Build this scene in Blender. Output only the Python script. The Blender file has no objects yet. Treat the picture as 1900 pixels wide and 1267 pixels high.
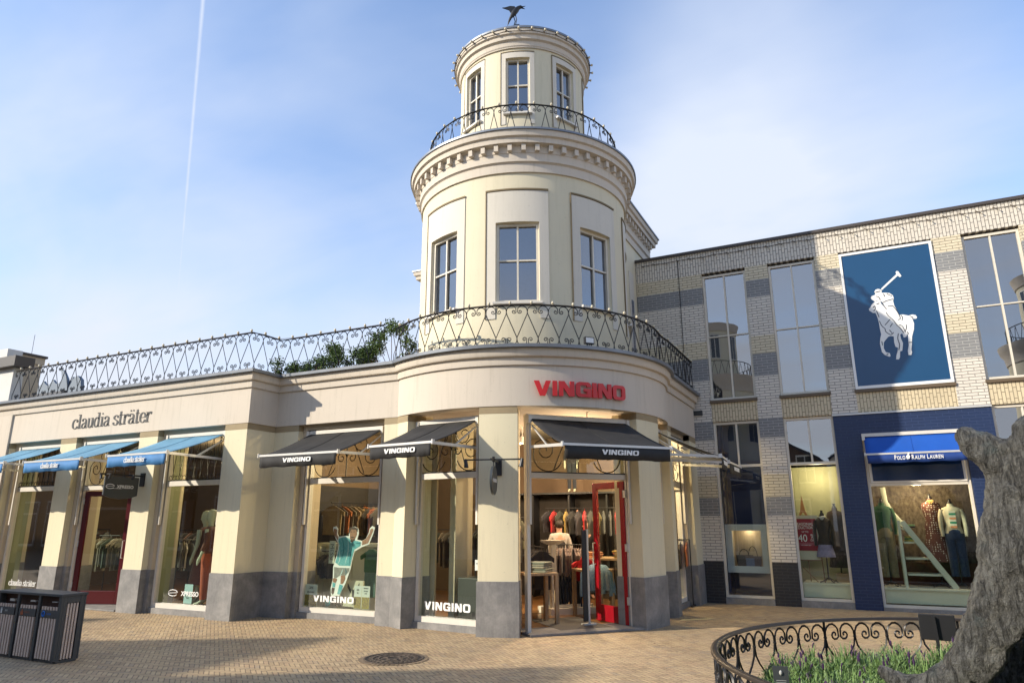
import bpy, bmesh, math, random
from mathutils import Vector, Matrix, noise
from mathutils.geometry import tessellate_polygon
random.seed(7)
R = math.radians
sc = bpy.context.scene
COL = sc.collection
# ------------------------------------------------------------------ camera
YAW = R(26.35); PITCH = R(14.70); ROLL = R(-0.135)
cam_d = bpy.data.cameras.new('camera'); cam = bpy.data.objects.new('camera', cam_d); COL.objects.link(cam)
cam_d.sensor_width = 36; cam_d.lens = 1278.43 / 1900 * 36; cam_d.clip_start = .05; cam_d.clip_end = 3000
f0 = Vector((0, math.cos(PITCH), math.sin(PITCH))); u0 = Vector((0, -math.sin(PITCH), math.cos(PITCH))); r0 = Vector((1, 0, 0))
r1 = r0 * math.cos(ROLL) + u0 * math.sin(ROLL); u1 = -r0 * math.sin(ROLL) + u0 * math.cos(ROLL)
rz = Matrix.Rotation(YAW, 3, 'Z')
r1, u1, f1 = rz @ r1, rz @ u1, rz @ f0
cam.matrix_world = Matrix(((r1.x, u1.x, -f1.x, 0), (r1.y, u1.y, -f1.y, 0), (r1.z, u1.z, -f1.z, 1.65), (0, 0, 0, 1)))
sc.camera = cam
# ------------------------------------------------------------------ light, sky, exposure
SUN = Vector((-.661, -.610, .437)).normalized()
sl = bpy.data.lights.new('sun', 'SUN'); sl.energy = 3.4; sl.angle = R(.6); sl.color = (1, .90, .74)
so = bpy.data.objects.new('sun', sl); COL.objects.link(so); so.rotation_euler = SUN.to_track_quat('Z', 'Y').to_euler()
so.location = (-30, -25, 25)
world = bpy.data.worlds.new("World"); sc.world = world; world.use_nodes = True
sc.view_settings.view_transform = 'Standard'; sc.view_settings.look = 'None'
sc.view_settings.exposure = 0.86; sc.view_settings.gamma = 1
sc.cycles.max_bounces = 7; sc.cycles.diffuse_bounces = 3; sc.cycles.glossy_bounces = 4; sc.cycles.transparent_max_bounces = 12
sc.cycles.caustics_reflective = False; sc.cycles.caustics_refractive = False
sc.cycles.use_denoising = True; sc.cycles.sample_clamp_indirect = 6

class NT:
    def __init__(s, tree): s.t = tree; s.n = tree.nodes; s.l = tree.links
    def new(s, ty, **k):
        n = s.n.new(ty)
        for a, b in k.items(): setattr(n, a, b)
        return n
    def set(s, sock, v):
        if isinstance(v, bpy.types.NodeSocket): s.l.new(v, sock)
        elif v is not None:
            if hasattr(sock, 'default_value') and isinstance(v, (tuple, list)) and len(v) == 3 and sock.type == 'RGBA': v = (*v, 1)
            sock.default_value = v
    def math(s, op, a, b=0.0, c=0.0, clamp=False):
        n = s.new('ShaderNodeMath', operation=op); n.use_clamp = clamp
        s.set(n.inputs[0], a); s.set(n.inputs[1], b); s.set(n.inputs[2], c); return n.outputs[0]
    def mix(s, f, a, b, mode='MIX'):
        n = s.new('ShaderNodeMix', data_type='RGBA', blend_type=mode)
        s.set(n.inputs[0], f); s.set(n.inputs[6], a); s.set(n.inputs[7], b); return n.outputs[2]
    def ramp(s, f, stops, interp='LINEAR'):
        n = s.new('ShaderNodeValToRGB'); n.color_ramp.interpolation = interp
        e = n.color_ramp.elements
        while len(e) > 1: e.remove(e[-1])
        e[0].position = stops[0][0]; e[0].color = (*stops[0][1], 1) if len(stops[0][1]) == 3 else stops[0][1]
        for p, c in stops[1:]:
            q = e.new(p); q.color = (*c, 1) if len(c) == 3 else c
        s.set(n.inputs[0], f); return n.outputs[0]
    def noise(s, vec, scale, detail=3, rough=.5, dist=0, out=0):
        n = s.new('ShaderNodeTexNoise'); s.set(n.inputs['Vector'], vec); n.inputs['Scale'].default_value = scale
        n.inputs['Detail'].default_value = detail; n.inputs['Roughness'].default_value = rough; n.inputs['Distortion'].default_value = dist
        return n.outputs[out]
    def map(s, vec, loc=(0, 0, 0), rot=(0, 0, 0), scale=(1, 1, 1)):
        n = s.new('ShaderNodeMapping'); s.set(n.inputs[0], vec)
        n.inputs[1].default_value = loc; n.inputs[2].default_value = rot; n.inputs[3].default_value = scale; return n.outputs[0]
    def xyz(s, v):
        n = s.new('ShaderNodeSeparateXYZ'); s.set(n.inputs[0], v); return n.outputs
    def comb(s, x, y, z):
        n = s.new('ShaderNodeCombineXYZ'); s.set(n.inputs[0], x); s.set(n.inputs[1], y); s.set(n.inputs[2], z); return n.outputs[0]
def g3(v): return (v, v, v)

# sky: Nishita plus thin cirrus veil and two condensation trails, all by direction in the world
w = NT(world.node_tree); w.n.clear()
out = w.new('ShaderNodeOutputWorld'); bg = w.new('ShaderNodeBackground'); w.l.new(bg.outputs[0], out.inputs[0])
sky = w.new('ShaderNodeTexSky', sky_type='NISHITA'); sky.sun_disc = False
sky.sun_elevation = math.asin(SUN.z); sky.sun_rotation = math.atan2(SUN.x, SUN.y)
sky.air_density = 1.0; sky.dust_density = .6; sky.ozone_density = 2.2; sky.altitude = 0
tc = w.new('ShaderNodeTexCoord'); D = tc.outputs['Generated']; dx, dy, dz = w.xyz(D)
zz = w.math('ADD', w.math('MAXIMUM', dz, 0.0), .16)
pl = w.comb(w.math('DIVIDE', dx, zz), w.math('DIVIDE', dy, zz), 0.0)
n1 = w.noise(w.map(pl, rot=(0, 0, R(38)), scale=(.8, 1.2, 1)), .8, 5, .55, .5)
n2 = w.noise(w.map(pl, loc=(3.1, 1.7, 0), scale=(1, 1, 1)), .55, 3, .5, .3)
n3 = w.noise(w.map(pl, rot=(0, 0, R(62)), loc=(5, 2, 0), scale=(.7, 2.0, 1)), 1.4, 5, .55, .4)
cov = w.math('ADD', w.math('MULTIPLY', n1, .55), w.math('ADD', w.math('MULTIPLY', n2, .55), w.math('MULTIPLY', n3, .22)))
lowz = w.math('SUBTRACT', 1.0, w.math('MULTIPLY', dz, 1.25), clamp=True)
veil = w.math('ADD', .27, w.math('MULTIPLY', w.math('SUBTRACT', 1.0, w.math('DIVIDE', dz, .68), clamp=True), .70))
covr = w.math('ADD', veil, w.math('MULTIPLY', w.math('SUBTRACT', cov, .66), 2.1), clamp=True)
def dirpx(x, y):
    return (r1 * ((x - 950) / 1278.43) - u1 * ((y - 633.5) / 1278.43) + f1).normalized()
def trail(p, q, wd, s):
    a, b = dirpx(*p), dirpx(*q); nrm = a.cross(b).normalized()
    vd = w.new('ShaderNodeVectorMath', operation='DOT_PRODUCT'); w.l.new(D, vd.inputs[0]); vd.inputs[1].default_value = nrm
    ab = w.math('ABSOLUTE', vd.outputs['Value'])
    prof = w.math('SUBTRACT', 1.0, w.math('DIVIDE', ab, wd), clamp=True)
    mid = (a + b).normalized(); vm = w.new('ShaderNodeVectorMath', operation='DOT_PRODUCT'); w.l.new(D, vm.inputs[0]); vm.inputs[1].default_value = mid
    half = math.cos(a.angle(b) / 2)
    seg = w.math('MULTIPLY', w.math('SUBTRACT', vm.outputs['Value'], half), 110.0, clamp=True)
    return w.math('MULTIPLY', w.math('MULTIPLY', w.math('POWER', prof, .8), seg), s)
brk = w.math('ADD', .75, w.math('MULTIPLY', w.noise(D, 35, 3, .6), .5))
def bank(px, c0, c1, amt):
    vd = w.new('ShaderNodeVectorMath', operation='DOT_PRODUCT'); w.l.new(D, vd.inputs[0]); vd.inputs[1].default_value = dirpx(*px)
    mr = w.new('ShaderNodeMapRange', interpolation_type='SMOOTHSTEP'); w.set(mr.inputs[0], vd.outputs['Value']); mr.inputs[1].default_value = c0; mr.inputs[2].default_value = c1; mr.inputs[3].default_value = 0; mr.inputs[4].default_value = amt
    return w.math('MULTIPLY', mr.outputs[0], w.math('ADD', w.math('MULTIPLY', n1, 1.6), -.05, clamp=True))
covr = w.math('ADD', covr, w.math('ADD', bank((1480, 230), .955, .998, .42), w.math('ADD', bank((60, 420), .93, .998, .18), bank((1330, 390), .985, .999, .25))))
covr = w.math('SUBTRACT', covr, w.math('ADD', bank((1950, -40), .95, .998, .40), bank((930, 60), .97, .999, .20)), clamp=True)
tr = w.math('MULTIPLY', w.math('MAXIMUM', trail((404, -320), (312, 760), .0046, .80), trail((-120, -30), (470, 245), .004, .42)), brk)
fac = w.math('MAXIMUM', covr, tr)
fac = w.math('MINIMUM', fac, .97)
skc = w.mix(1.0, sky.outputs[0], (.76, .93, 1.10), 'MULTIPLY')
cl = w.mix(w.math('MULTIPLY', lowz, 1.0), (2.95, 3.28, 3.92), (3.12, 3.28, 3.68))
w.l.new(w.mix(fac, skc, cl), bg.inputs[0]); bg.inputs[1].default_value = .15

# ------------------------------------------------------------------ materials
MATS = {}
def mat(name, col, rough=.7, metal=0, var=0, vs=3, bump=0, bs=40, col2=None, spec=.5, stretch=(1, 1, 1), em=None, ems=1, sheen=0, alpha=None):
    if name in MATS: return MATS[name]
    m = bpy.data.materials.new(name); m.use_nodes = True; t = NT(m.node_tree); p = t.n['Principled BSDF']
    p.inputs['Roughness'].default_value = rough; p.inputs['Metallic'].default_value = metal
    p.inputs['Specular IOR Level'].default_value = spec
    pos = t.new('ShaderNodeNewGeometry').outputs['Position']
    if var or col2:
        c2 = col2 or tuple(max(0, c * (1 - var)) for c in col)
        n = t.noise(t.map(pos, scale=stretch), vs, 6, .62)
        c = t.mix(t.ramp(n, [(.32, g3(0)), (.68, g3(1))]), (*c2,), (*col,)); t.set(p.inputs['Base Color'], c)
    else: p.inputs['Base Color'].default_value = (*col, 1)
    if bump:
        b = t.new('ShaderNodeBump'); b.inputs['Strength'].default_value = bump; b.inputs['Distance'].default_value = .01
        t.set(b.inputs['Height'], t.noise(pos, bs, 5, .6)); t.l.new(b.outputs[0], p.inputs['Normal'])
    if em: p.inputs['Emission Color'].default_value = (*em, 1); p.inputs['Emission Strength'].default_value = ems
    if sheen: p.inputs['Sheen Weight'].default_value = sheen
    MATS[name] = m; return m
def stucco(name, col, streak=.24, grime=(.30, .27, .2)):
    m = bpy.data.materials.new(name); m.use_nodes = True; t = NT(m.node_tree); p = t.n['Principled BSDF']
    pos = t.new('ShaderNodeNewGeometry').outputs['Position']
    a = t.ramp(t.noise(pos, 1.1, 6, .65), [(.35, g3(0)), (.7, g3(1))])
    c = t.mix(t.math('MULTIPLY', a, .35), (*col,), tuple(x * .86 for x in col))
    s = t.ramp(t.noise(t.map(pos, scale=(7, 7, .5)), 1.6, 5, .7), [(.52, g3(0)), (.78, g3(1))])
    c = t.mix(t.math('MULTIPLY', s, streak), c, grime)
    sp = t.ramp(t.noise(pos, 30, 2, .4), [(.70, g3(0)), (.76, g3(1))])
    c = t.mix(t.math('MULTIPLY', sp, .22), c, (.2, .18, .15))
    t.set(p.inputs['Base Color'], c); p.inputs['Roughness'].default_value = .82; p.inputs['Specular IOR Level'].default_value = .25
    b = t.new('ShaderNodeBump'); b.inputs['Strength'].default_value = .18; b.inputs['Distance'].default_value = .008
    t.set(b.inputs['Height'], t.noise(pos, 55, 4, .6)); t.l.new(b.outputs[0], p.inputs['Normal'])
    MATS[name] = m; return m
CREAM = stucco('cream_stucco', (.72, .65, .46))
YELLOW = stucco('tower_stucco', (.71, .64, .47), .3, (.42, .39, .24))
FASC = stucco('fascia_stucco', (.62, .55, .46), .34)
PALE = stucco('pale_panel_stucco', (.66, .615, .53), .22)
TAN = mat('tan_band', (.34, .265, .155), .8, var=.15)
TRIM = stucco('trim_stucco', (.55, .46, .34), .12)
def stone_mat():
    m = bpy.data.materials.new('blue_stone'); m.use_nodes = True; t = NT(m.node_tree); p = t.n['Principled BSDF']
    pos = t.new('ShaderNodeNewGeometry').outputs['Position']
    a = t.ramp(t.noise(pos, 2.6, 8, .72, .3), [(.3, (.13, .13, .133)), (.5, (.205, .20, .195)), (.72, (.33, .315, .30))])
    s = t.ramp(t.noise(t.map(pos, scale=(16, 16, 2)), 2.4, 5, .6), [(.48, g3(0)), (.75, g3(1))])
    a = t.mix(t.math('MULTIPLY', s, .35), a, (.31, .30, .285))
    f = t.ramp(t.noise(pos, 90, 3, .7), [(.62, g3(0)), (.72, g3(1))])
    a = t.mix(t.math('MULTIPLY', f, .4), a, (.07, .07, .075))
    t.set(p.inputs['Base Color'], a); p.inputs['Roughness'].default_value = .68
    b = t.new('ShaderNodeBump'); b.inputs['Strength'].default_value = .35; b.inputs['Distance'].default_value = .006
    t.set(b.inputs['Height'], t.noise(pos, 70, 5, .7)); t.l.new(b.outputs[0], p.inputs['Normal'])
    MATS['stone'] = m; return m
STONE = stone_mat()
WHITE = mat('white_frame', (.70, .655, .58), .42, var=.10, vs=5)
FRAME = mat('cream_frame', (.70, .645, .54), .45, var=.12, vs=5)
COPE = mat('zinc_coping', (.235, .255, .29), .42, metal=.45, var=.2, vs=4)
DCOPE = mat('dark_edge_trim', (.055, .045, .04), .5)
IRON = mat('black_iron', (.016, .015, .016), .42, metal=.3, spec=.5, var=.3, vs=20)
BRONZ = mat('bronze_brown_iron', (.06, .045, .033), .38, metal=.55)
ALU = mat('pale_aluminium', (.62, .61, .59), .35, metal=.35)
BLUEC = mat('sky_blue_canvas', (.145, .33, .48), .8, var=.30, vs=2.2, bump=.9, bs=3.5, stretch=(1, 1, 1))
ROYAL = mat('royal_blue_canvas', (.006, .085, .42), .7, var=.12, vs=3)
BLACKC = mat('black_canvas', (.030, .029, .029), .82, var=.45, vs=3, bump=.9, bs=3.5)
REDP = mat('red_door_paint', (.33, .006, .016), .22, var=.1)
DRED = mat('dark_red_paint', (.085, .008, .012), .28)
REDS = mat('red_sign_letters', (.62, .018, .022), .38)
CHAR = mat('charcoal_lettering', (.032, .032, .033), .5)
WHT = mat('white_lettering', (.82, .82, .80), .5)
DGREY = mat('dark_grey_sign', (.05, .056, .06), .42)
BLKP = mat('black_paint', (.012, .012, .014), .45)
ROOFM = mat('roof_felt', (.09, .09, .09), .9, var=.3)
WOODF = mat('wood_floor', (.26, .125, .045), .32, var=.45, vs=2, stretch=(1, 9, 1))
INW = mat('shop_wall', (.13, .085, .05), .8, var=.2)
IND = mat('dark_shop_wall', (.032, .027, .024), .85, var=.3)
CEIL = mat('shop_ceiling', (.12, .095, .07), .9)
SAGE = mat('sage_painted_wood', (.62, .63, .50), .6, var=.1)
MANN = mat('pale_mannequin', (.48, .52, .40), .45)
SKIN = mat('skin', (.48, .27, .19), .55)
PINE = mat('light_timber', (.45, .29, .16), .55, var=.35, vs=3, stretch=(1, 12, 1))
BROWNW = mat('brown_timber', (.22, .10, .04), .5, var=.35, vs=3)
WARM = mat('lamp_glow', (1, .8, .5), .5, em=(1, .72, .38), ems=9)
def cloth(name, c, v=.25): return mat(name, c, .9, var=v, vs=14, bump=.25, bs=40, sheen=.2)
def glass(name, base_refl, tint=(1, 1, 1), rough=0.0, body=None):
    m = bpy.data.materials.new(name); m.use_nodes = True; t = NT(m.node_tree); t.n.clear()
    o = t.new('ShaderNodeOutputMaterial'); mx = t.new('ShaderNodeMixShader'); tp = t.new('ShaderNodeBsdfTransparent'); gl = t.new('ShaderNodeBsdfGlossy')
    tp.inputs[0].default_value = (*tint, 1); gl.inputs['Roughness'].default_value = rough
    gl.inputs[0].default_value = (.95, .97, 1, 1)
    fr = t.new('ShaderNodeFresnel'); fr.inputs[0].default_value = 1.5
    pos = t.new('ShaderNodeNewGeometry').outputs['Position']
    b = t.new('ShaderNodeBump'); b.inputs['Strength'].default_value = .10; b.inputs['Distance'].default_value = .004
    t.set(b.inputs['Height'], t.noise(pos, 1.3, 2, .5)); t.l.new(b.outputs[0], gl.inputs['Normal'])
    f = t.math('ADD', t.math('MULTIPLY', fr.outputs[0], 1.1), base_refl, clamp=True)
    f = t.math('MULTIPLY', f, t.math('SUBTRACT', 1.0, t.new('ShaderNodeNewGeometry').outputs['Backfacing']))
    t.l.new(f, mx.inputs[0]); t.l.new(tp.outputs[0], mx.inputs[1]); t.l.new(gl.outputs[0], mx.inputs[2]); t.l.new(mx.outputs[0], o.inputs[0])
    MATS[name] = m; return m
GL_SHOP = glass('shop_glass', .035, (.93, .97, .93))
GL_TOWER = glass('tower_window_glass', .20, (.6, .66, .78))
GL_UP = glass('upper_window_glass', .27, (.5, .52, .55))
GL_BLUE = glass('blue_backed_glass', .07, (.85, .9, .97))

def brick_mat(name, kind='band', col=(.5, .45, .35), mortar=(.2, .18, .15), soldier=False, shade=None):
    m = bpy.data.materials.new(name); m.use_nodes = True; t = NT(m.node_tree); p = t.n['Principled BSDF']
    pos = t.new('ShaderNodeNewGeometry').outputs['Position']; x, y, z = t.xyz(pos)
    br = t.new('ShaderNodeTexBrick')
    if soldier:
        t.set(br.inputs['Vector'], t.comb(z, x, 0.0)); br.inputs['Brick Width'].default_value = .205; br.inputs['Row Height'].default_value = .062
    else:
        t.set(br.inputs['Vector'], t.comb(t.math('ADD', x, t.math('MULTIPLY', y, 1.0)), z, 0.0)); br.inputs['Brick Width'].default_value = .215; br.inputs['Row Height'].default_value = .0605
    br.offset = .5 if not soldier else .37; br.inputs['Scale'].default_value = 1; br.inputs['Mortar Size'].default_value = .0062; br.inputs['Mortar Smooth'].default_value = .12
    br.inputs['Bias'].default_value = 0
    cell = br.outputs['Color']; br.inputs['Color1'].default_value = (0, 0, 0, 1); br.inputs['Color2'].default_value = (1, 1, 1, 1); br.inputs['Mortar'].default_value = (.5, .5, .5, 1)
    if kind == 'band':
        W_, Y_, G_, K_ = (.75, .70, .62), (.71, .63, .46), (.235, .238, .245), (.028, .028, .032)
        st = [(0, K_), (.84, W_), (1.77, G_), (2.14, Y_), (2.60, W_), (3.40, G_), (3.79, W_), (4.73, G_), (5.25, Y_), (5.65, W_), (6.56, G_), (6.94, Y_), (7.31, W_)]
        mo = {W_: (.26, .235, .205), Y_: (.28, .235, .16), G_: (.40, .40, .38), K_: (.05, .05, .05)}
        zf = t.math('DIVIDE', z, 8.0)
        c = t.ramp(zf, [(a / 8, b) for a, b in st], 'CONSTANT'); mc = t.ramp(zf, [(a / 8, mo[b]) for a, b in st], 'CONSTANT')
    else: c = t.mix(0.0, col, col); mc = t.mix(0.0, mortar, mortar)
    c = t.mix(t.math('MULTIPLY', t.xyz(cell)[0], .20), c, t.mix(1.0, c, (.62, .60, .60), 'MULTIPLY'))
    c = t.mix(t.math('MULTIPLY', t.ramp(t.noise(pos, 1.3, 5, .7), [(.45, g3(0)), (.75, g3(1))]), .25), c, t.mix(1.0, c, (.6, .56, .5), 'MULTIPLY'))
    c = t.mix(t.math('MULTIPLY', t.noise(pos, 60, 3, .6), .3), c, t.mix(1.0, c, (.65, .63, .6), 'MULTIPLY'))
    c = t.mix(br.outputs['Fac'], c, mc)
    t.set(p.inputs['Base Color'], c); p.inputs['Roughness'].default_value = .62 if kind != 'blue' else .4
    b = t.new('ShaderNodeBump'); b.inputs['Strength'].default_value = .8; b.inputs['Distance'].default_value = .008
    h = t.math('SUBTRACT', t.math('MULTIPLY', t.noise(pos, 80, 3, .6), .25), br.outputs['Fac'])
    t.set(b.inputs['Height'], h); t.l.new(b.outputs[0], p.inputs['Normal'])
    MATS[name] = m; return m
BR_BAND = brick_mat('banded_brick')
BR_SOLW = brick_mat('white_soldier_brick', 'one', (.70, .65, .56), (.19, .17, .15), True)
BR_SOLY = brick_mat('cream_soldier_brick', 'one', (.68, .58, .39), (.26, .21, .14), True)
BR_BLUE = brick_mat('blue_painted_brick', 'blue', (.013, .030, .092), (.026, .046, .115))
BR_RED = brick_mat('red_brown_brick', 'one', (.19, .075, .045), (.28, .25, .21))

def paving():
    m = bpy.data.materials.new('clinker_paving'); m.use_nodes = True; t = NT(m.node_tree); p = t.n['Principled BSDF']
    pos = t.new('ShaderNodeNewGeometry').outputs['Position']
    wob = t.new('ShaderNodeVectorMath', operation='MULTIPLY_ADD'); t.l.new(t.noise(pos, 3, 2, .5, out=1), wob.inputs[0]); wob.inputs[1].default_value = (.02, .02, 0); t.l.new(pos, wob.inputs[2])
    WB = .056; N = 3
    v = t.map(wob.outputs[0], rot=(0, 0, R(41)), scale=(1 / WB, 1 / WB, 1)); x, y, _ = t.xyz(v)
    i = t.math('FLOOR', x); j = t.math('FLOOR', y); fx = t.math('SUBTRACT', x, i); fy = t.math('SUBTRACT', y, j)
    k = t.math('FLOORED_MODULO', t.math('SUBTRACT', i, j), 2.0 * N)
    hor = t.math('LESS_THAN', k, N - .5)
    bx = t.math('ADD', k, fx)                       # along a horizontal brick, 0..N
    kv = t.math('SUBTRACT', 2.0 * N - 1, k)         # 0 at the lowest cell of an upright brick
    by = t.math('ADD', kv, fy)
    L = t.math('ADD', t.math('MULTIPLY', hor, bx), t.math('MULTIPLY', t.math('SUBTRACT', 1.0, hor), by))
    S = t.math('ADD', t.math('MULTIPLY', hor, fy), t.math('MULTIPLY', t.math('SUBTRACT', 1.0, hor), fx))
    e1 = t.math('MINIMUM', L, t.math('SUBTRACT', float(N), L)); e2 = t.math('MINIMUM', S, t.math('SUBTRACT', 1.0, S))
    edge = t.math('MINIMUM', e1, e2)
    idx = t.math('SUBTRACT', i, t.math('MULTIPLY', hor, k)); idy = t.math('SUBTRACT', j, t.math('MULTIPLY', t.math('SUBTRACT', 1.0, hor), kv))
    wn = t.new('ShaderNodeTexWhiteNoise', noise_dimensions='3D'); t.set(wn.inputs['Vector'], t.comb(idx, idy, hor)); rv = wn.outputs['Value']
    c = t.ramp(rv, [(0, (.33, .225, .125)), (.3, (.47, .335, .18)), (.65, (.53, .385, .215)), (.88, (.46, .305, .17)), (1, (.34, .26, .17))])
    big = t.ramp(t.noise(pos, .7, 5, .65), [(.35, g3(0)), (.7, g3(1))])
    c = t.mix(t.math('MULTIPLY', big, .35), c, (.43, .325, .215))
    c = t.mix(t.math('MULTIPLY', t.ramp(t.noise(pos, 9, 5, .7), [(.52, g3(0)), (.78, g3(1))]), .5), c, (.14, .11, .085))
    c = t.mix(t.math('MULTIPLY', t.ramp(t.noise(t.map(pos, loc=(7, 3, 0)), .38, 6, .7, .5), [(.46, g3(0)), (.66, g3(1))]), .24), c, (.22, .165, .11))
    gm = t.new('ShaderNodeTexVoronoi'); t.set(gm.inputs['Vector'], pos); gm.inputs['Scale'].default_value = 2.1
    c = t.mix(t.math('MULTIPLY', t.math('LESS_THAN', gm.outputs['Distance'], .05), .55), c, (.07, .06, .05))
    jm = t.ramp(t.math('ADD', edge, t.math('MULTIPLY', t.math('SUBTRACT', t.noise(pos, 45, 2, .5), .5), .14)), [(.035, g3(1)), (.12, g3(0))])
    crn = t.ramp(t.math('ADD', e1, e2), [(.12, g3(1)), (.34, g3(0))])
    c = t.mix(t.math('MULTIPLY', jm, .70), c, (.085, .066, .045)); c = t.mix(t.math('MULTIPLY', crn, .75), c, (.03, .025, .02))
    t.set(p.inputs['Base Color'], c); p.inputs['Roughness'].default_value = .72
    b = t.new('ShaderNodeBump'); b.inputs['Strength'].default_value = .55; b.inputs['Distance'].default_value = .012
    t.set(b.inputs['Height'], t.math('SUBTRACT', t.math('ADD', t.math('MULTIPLY', rv, .25), t.math('MULTIPLY', t.noise(pos, 60, 3, .6), .3)), t.math('MAXIMUM', jm, crn)))
    t.l.new(b.outputs[0], p.inputs['Normal']); return m
PAVE = paving()

# ------------------------------------------------------------------ mesh builder
WM = {}
class MB:
    def __init__(s, T=None): s.v = []; s.f = []; s.m = []; s.T = T or Matrix(); s.cm = 0; s.warp = None
    def add(s, vs, fs):
        o = len(s.v)
        for p in vs:
            p = Vector(p)
            if s.warp: p = Vector(s.warp(p))
            s.v.append(s.T @ p)
        for f in fs: s.f.append([i + o for i in f]); s.m.append(s.cm)
    def box(s, x0, x1, y0, y1, z0, z1):
        s.add([(x, y, z) for z in (z0, z1) for y in (y0, y1) for x in (x0, x1)], [(0, 2, 3, 1), (4, 5, 7, 6), (0, 1, 5, 4), (2, 6, 7, 3), (0, 4, 6, 2), (1, 3, 7, 5)]); return s
    def bar(s, a, b, w, h=None):
        a, b = Vector(a), Vector(b); h = h or w; d = (b - a).normalized(); up = Vector((0, 0, 1)) if abs(d.z) < .95 else Vector((1, 0, 0))
        x = d.cross(up).normalized() * w / 2; y = x.cross(d).normalized() * h / 2
        s.add([a - x - y, a + x - y, a + x + y, a - x + y, b - x - y, b + x - y, b + x + y, b - x + y], [(3, 2, 1, 0), (4, 5, 6, 7), (0, 1, 5, 4), (1, 2, 6, 5), (2, 3, 7, 6), (3, 0, 4, 7)]); return s
    def polyz(s, pts, z0, z1):   # plan polygon, extruded upward
        n = len(pts); s.add([(x, y, z0) for x, y in pts] + [(x, y, z1) for x, y in pts], [list(range(n))[::-1], list(range(n, 2 * n))] + [(i, (i + 1) % n, n + (i + 1) % n, n + i) for i in range(n)]); return s
    def polyy(s, pts, y0, y1):   # elevation polygon in x,z, extruded in depth
        n = len(pts)
        a = sum(pts[i][0] * pts[(i + 1) % n][1] - pts[(i + 1) % n][0] * pts[i][1] for i in range(n))
        if a < 0: pts = pts[::-1]
        tri = tessellate_polygon([[Vector((x, z, 0)) for x, z in pts]])
        fs = []
        for t in tri:
            i, j, k = t
            ar = (pts[j][0] - pts[i][0]) * (pts[k][1] - pts[i][1]) - (pts[k][0] - pts[i][0]) * (pts[j][1] - pts[i][1])
            if ar < 0: i, k = k, i
            fs.append((i, j, k)); fs.append((n + k, n + j, n + i))
        s.add([(x, y0, z) for x, z in pts] + [(x, y1, z) for x, z in pts], fs + [(i, n + i, n + (i + 1) % n, (i + 1) % n) for i in range(n)]); return s
    def tube(s, pts, r, n=6, cap=True, radii=None, flat=1.0):
        pts = [Vector(p) for p in pts]; m = len(pts); vs = []; prev = None
        for i, p in enumerate(pts):
            d = (pts[min(i + 1, m - 1)] - pts[max(i - 1, 0)]).normalized()
            if prev is None:
                up = Vector((0, 0, 1)) if abs(d.z) < .9 else Vector((0, 1, 0)); x = d.cross(up).normalized()
            else: x = (prev - d * prev.dot(d)); x = x.normalized() if x.length > 1e-6 else d.orthogonal().normalized()
            prev = x; y = d.cross(x); rr = radii[i] if radii else r
            for k in range(n):
                a = 2 * math.pi * k / n; vs.append(p + x * math.cos(a) * rr + y * math.sin(a) * rr * flat)
        fs = [(i * n + k, i * n + (k + 1) % n, (i + 1) * n + (k + 1) % n, (i + 1) * n + k) for i in range(m - 1) for k in range(n)]
        if cap: fs += [list(range(n))[::-1], [(m - 1) * n + k for k in range(n)]]
        s.add(vs, fs); return s
    def rings(s, rings, n=16, cap=True):   # (cx, cy, cz, rx, ry) stacked ellipses
        vs = []
        for cx, cy, cz, rx, ry in rings:
            for k in range(n): a = 2 * math.pi * k / n; vs.append((cx + rx * math.cos(a), cy + ry * math.sin(a), cz))
        m = len(rings); fs = [(i * n + k, i * n + (k + 1) % n, (i + 1) * n + (k + 1) % n, (i + 1) * n + k) for i in range(m - 1) for k in range(n)]
        if cap: fs += [list(range(n))[::-1], [(m - 1) * n + k for k in range(n)]]
        s.add(vs, fs); return s
    def ball(s, c, r, n=8, m=5, sz=1.0):
        return s.rings([(c[0], c[1], c[2] - r * sz * math.cos(math.pi * (i + .03) / (m + .06)), max(.001, r * math.sin(math.pi * (i + .03) / (m + .06))), max(.001, r * math.sin(math.pi * (i + .03) / (m + .06)))) for i in range(m + 1)], n)
    def sweep(s, path, prof, closed=False):
        # path: plan points, outward is to the right of travel; prof: closed loop of (offset, z)
        n = len(path); P = [Vector((*p, 0)) for p in path]; offs = []
        for i in range(n):
            a = P[i] - P[i - 1] if (i > 0 or closed) else None; b = P[(i + 1) % n] - P[i] if (i < n - 1 or closed) else None
            na = Vector((a.y, -a.x, 0)).normalized() if a is not None else None; nb = Vector((b.y, -b.x, 0)).normalized() if b is not None else None
            if na is None: o = nb
            elif nb is None: o = na
            else: o = (na + nb); o = o / max(.3, o.length_squared / 2)
            offs.append(o)
        k = len(prof); vs = [(P[i].x + offs[i].x * o, P[i].y + offs[i].y * o, z) for i in range(n) for o, z in prof]
        fs = [(i * k + j, ((i + 1) % n) * k + j, ((i + 1) % n) * k + (j + 1) % k, i * k + (j + 1) % k) for i in range(n if closed else n - 1) for j in range(k)]
        if not closed: fs += [list(range(k)), [(n - 1) * k + j for j in range(k)][::-1]]
        s.add(vs, fs); return s
def new_obj(name, data, parent=None, M=None):
    o = bpy.data.objects.new(name, data); COL.objects.link(o)
    if parent is not None: o.parent = parent
    base = WM[parent.name] if parent is not None else Matrix()
    if M is not None and parent is None: o.matrix_world = M; WM[o.name] = M.copy()
    else: WM[o.name] = base.copy()
    return o
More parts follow.
